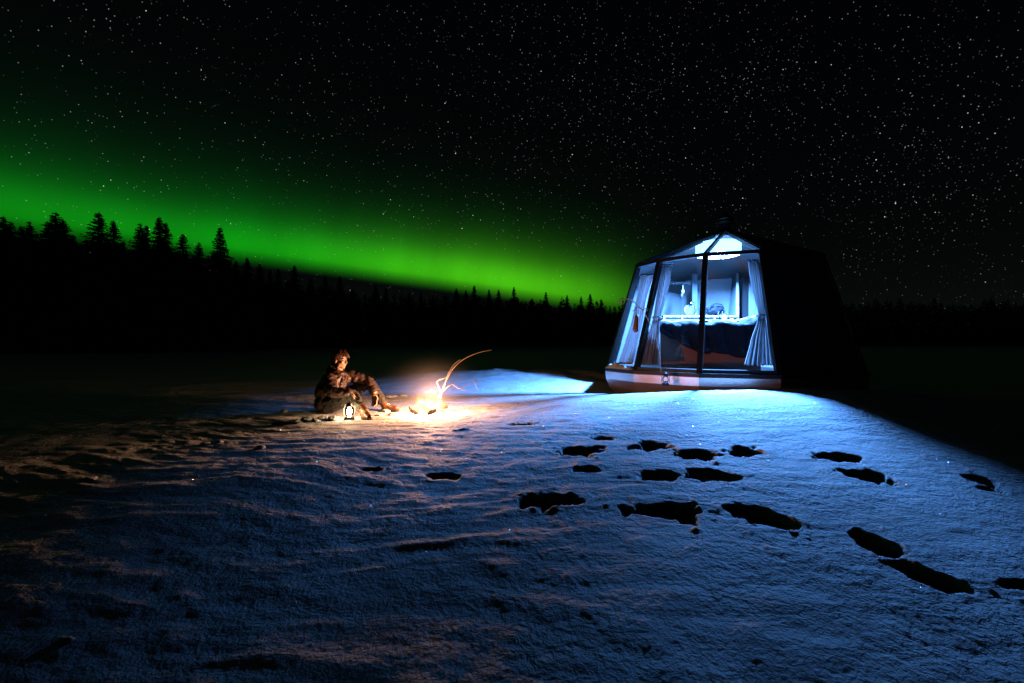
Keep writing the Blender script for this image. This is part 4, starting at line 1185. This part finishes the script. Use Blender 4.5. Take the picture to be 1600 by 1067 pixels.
words = ['first', 'second', 'third', 'fourth', 'fifth', 'sixth', 'seventh', 'eighth', 'ninth', 'tenth', 'eleventh', 'twelfth', 'thirteenth', 'fourteenth', 'fifteenth', 'sixteenth', 'seventeenth', 'eighteenth', 'nineteenth', 'twentieth']
for i, (px, py, Y, k) in enumerate(mid):
    tree(px, py, Y, k, f'{words[i]} spruce right of the lone tall spruce, in the stepped down treeline', 'trees where the forest steps down', 1.0)
far = [(551, 455), (587, 446), (603, 449), (639, 457), (658, 457), (677, 462), (694, 460), (713, 450), (728, 453), (741, 446), (764, 452), (779, 452), (803, 448), (831, 466), (853, 456), (886, 461), (908, 463), (922, 459), (939, 467)]
for i, (px, py) in enumerate(far):
    tree(px, py, 125, i % 4, f'{words[i]} spruce from the left in the low far treeline above the fire', 'trees in the far treeline', 1.0)

def build_forest():
    """the closed wood behind the trees that stand out"""
    rnd = random.Random(12); V, Fc = [], []; off = 0
    prof = [(-260, 352), (0, 384), (60, 405), (130, 428), (200, 424), (300, 424), (355, 440), (440, 444), (540, 452), (600, 463), (800, 468), (950, 473), (1100, 474), (1350, 474), (1600, 470), (1900, 465)]
    vs = [(np.array([q[:] for q in v]), np.array(f)) for v, f in (tree_mesh('spruce', 30 + i, .27, 2.0)[1] for i in range(4))]
    def top_at(px): return float(np.interp(px, [a for a, b in prof], [b for a, b in prof]))
    px = -250
    while px < 1850:
        Y = float(np.interp(px, [-250, 330, 560, 1000, 1850], [58, 66, 130, 150, 140])) * rnd.uniform(1.0, 1.18)
        t = W(px, top_at(px) + rnd.gauss(0, 4) + rnd.choice((0, 0, 6)), Y); h = t.z + .3
        v, f = vs[rnd.randrange(4)]; a = rnd.uniform(0, 6.28)
        used = np.unique(f); mp = np.zeros(len(v), int); mp[used] = np.arange(len(used)); vv = v[used]
        wd = h * rnd.uniform(.9, 1.25)
        x = (vv[:, 0] * math.cos(a) - vv[:, 1] * math.sin(a)) * wd + t.x; y = (vv[:, 0] * math.sin(a) + vv[:, 1] * math.cos(a)) * wd + t.y
        V.append(np.stack([x, y, vv[:, 2] * h - .3], 1)); Fc.append(mp[f] + off); off += len(vv)
        px += float(np.interp(px, [0, 400, 600, 1800], [11, 8, 6, 6])) * rnd.uniform(.7, 1.3)
    v = np.concatenate(V); q = np.concatenate(Fc).astype(np.int32)
    me = bpy.data.meshes.new('forest')
    me.vertices.add(len(v)); me.vertices.foreach_set('co', v.ravel())
    me.loops.add(q.size); me.loops.foreach_set('vertex_index', q.ravel())
    me.polygons.add(len(q)); me.polygons.foreach_set('loop_start', np.arange(0, q.size, 4, dtype=np.int32))
    me.update(calc_edges=True); me.materials.append(M['needle'])
    o = bpy.data.objects.new('forest', me); C.objects.link(o); o['kind'] = 'stuff'
    tag(o, 'dark closed conifer forest along the far shore', 'forest')
    print('forest faces', len(q), 'tree faces', [len(k[3]) for k in KINDS])
build_forest()
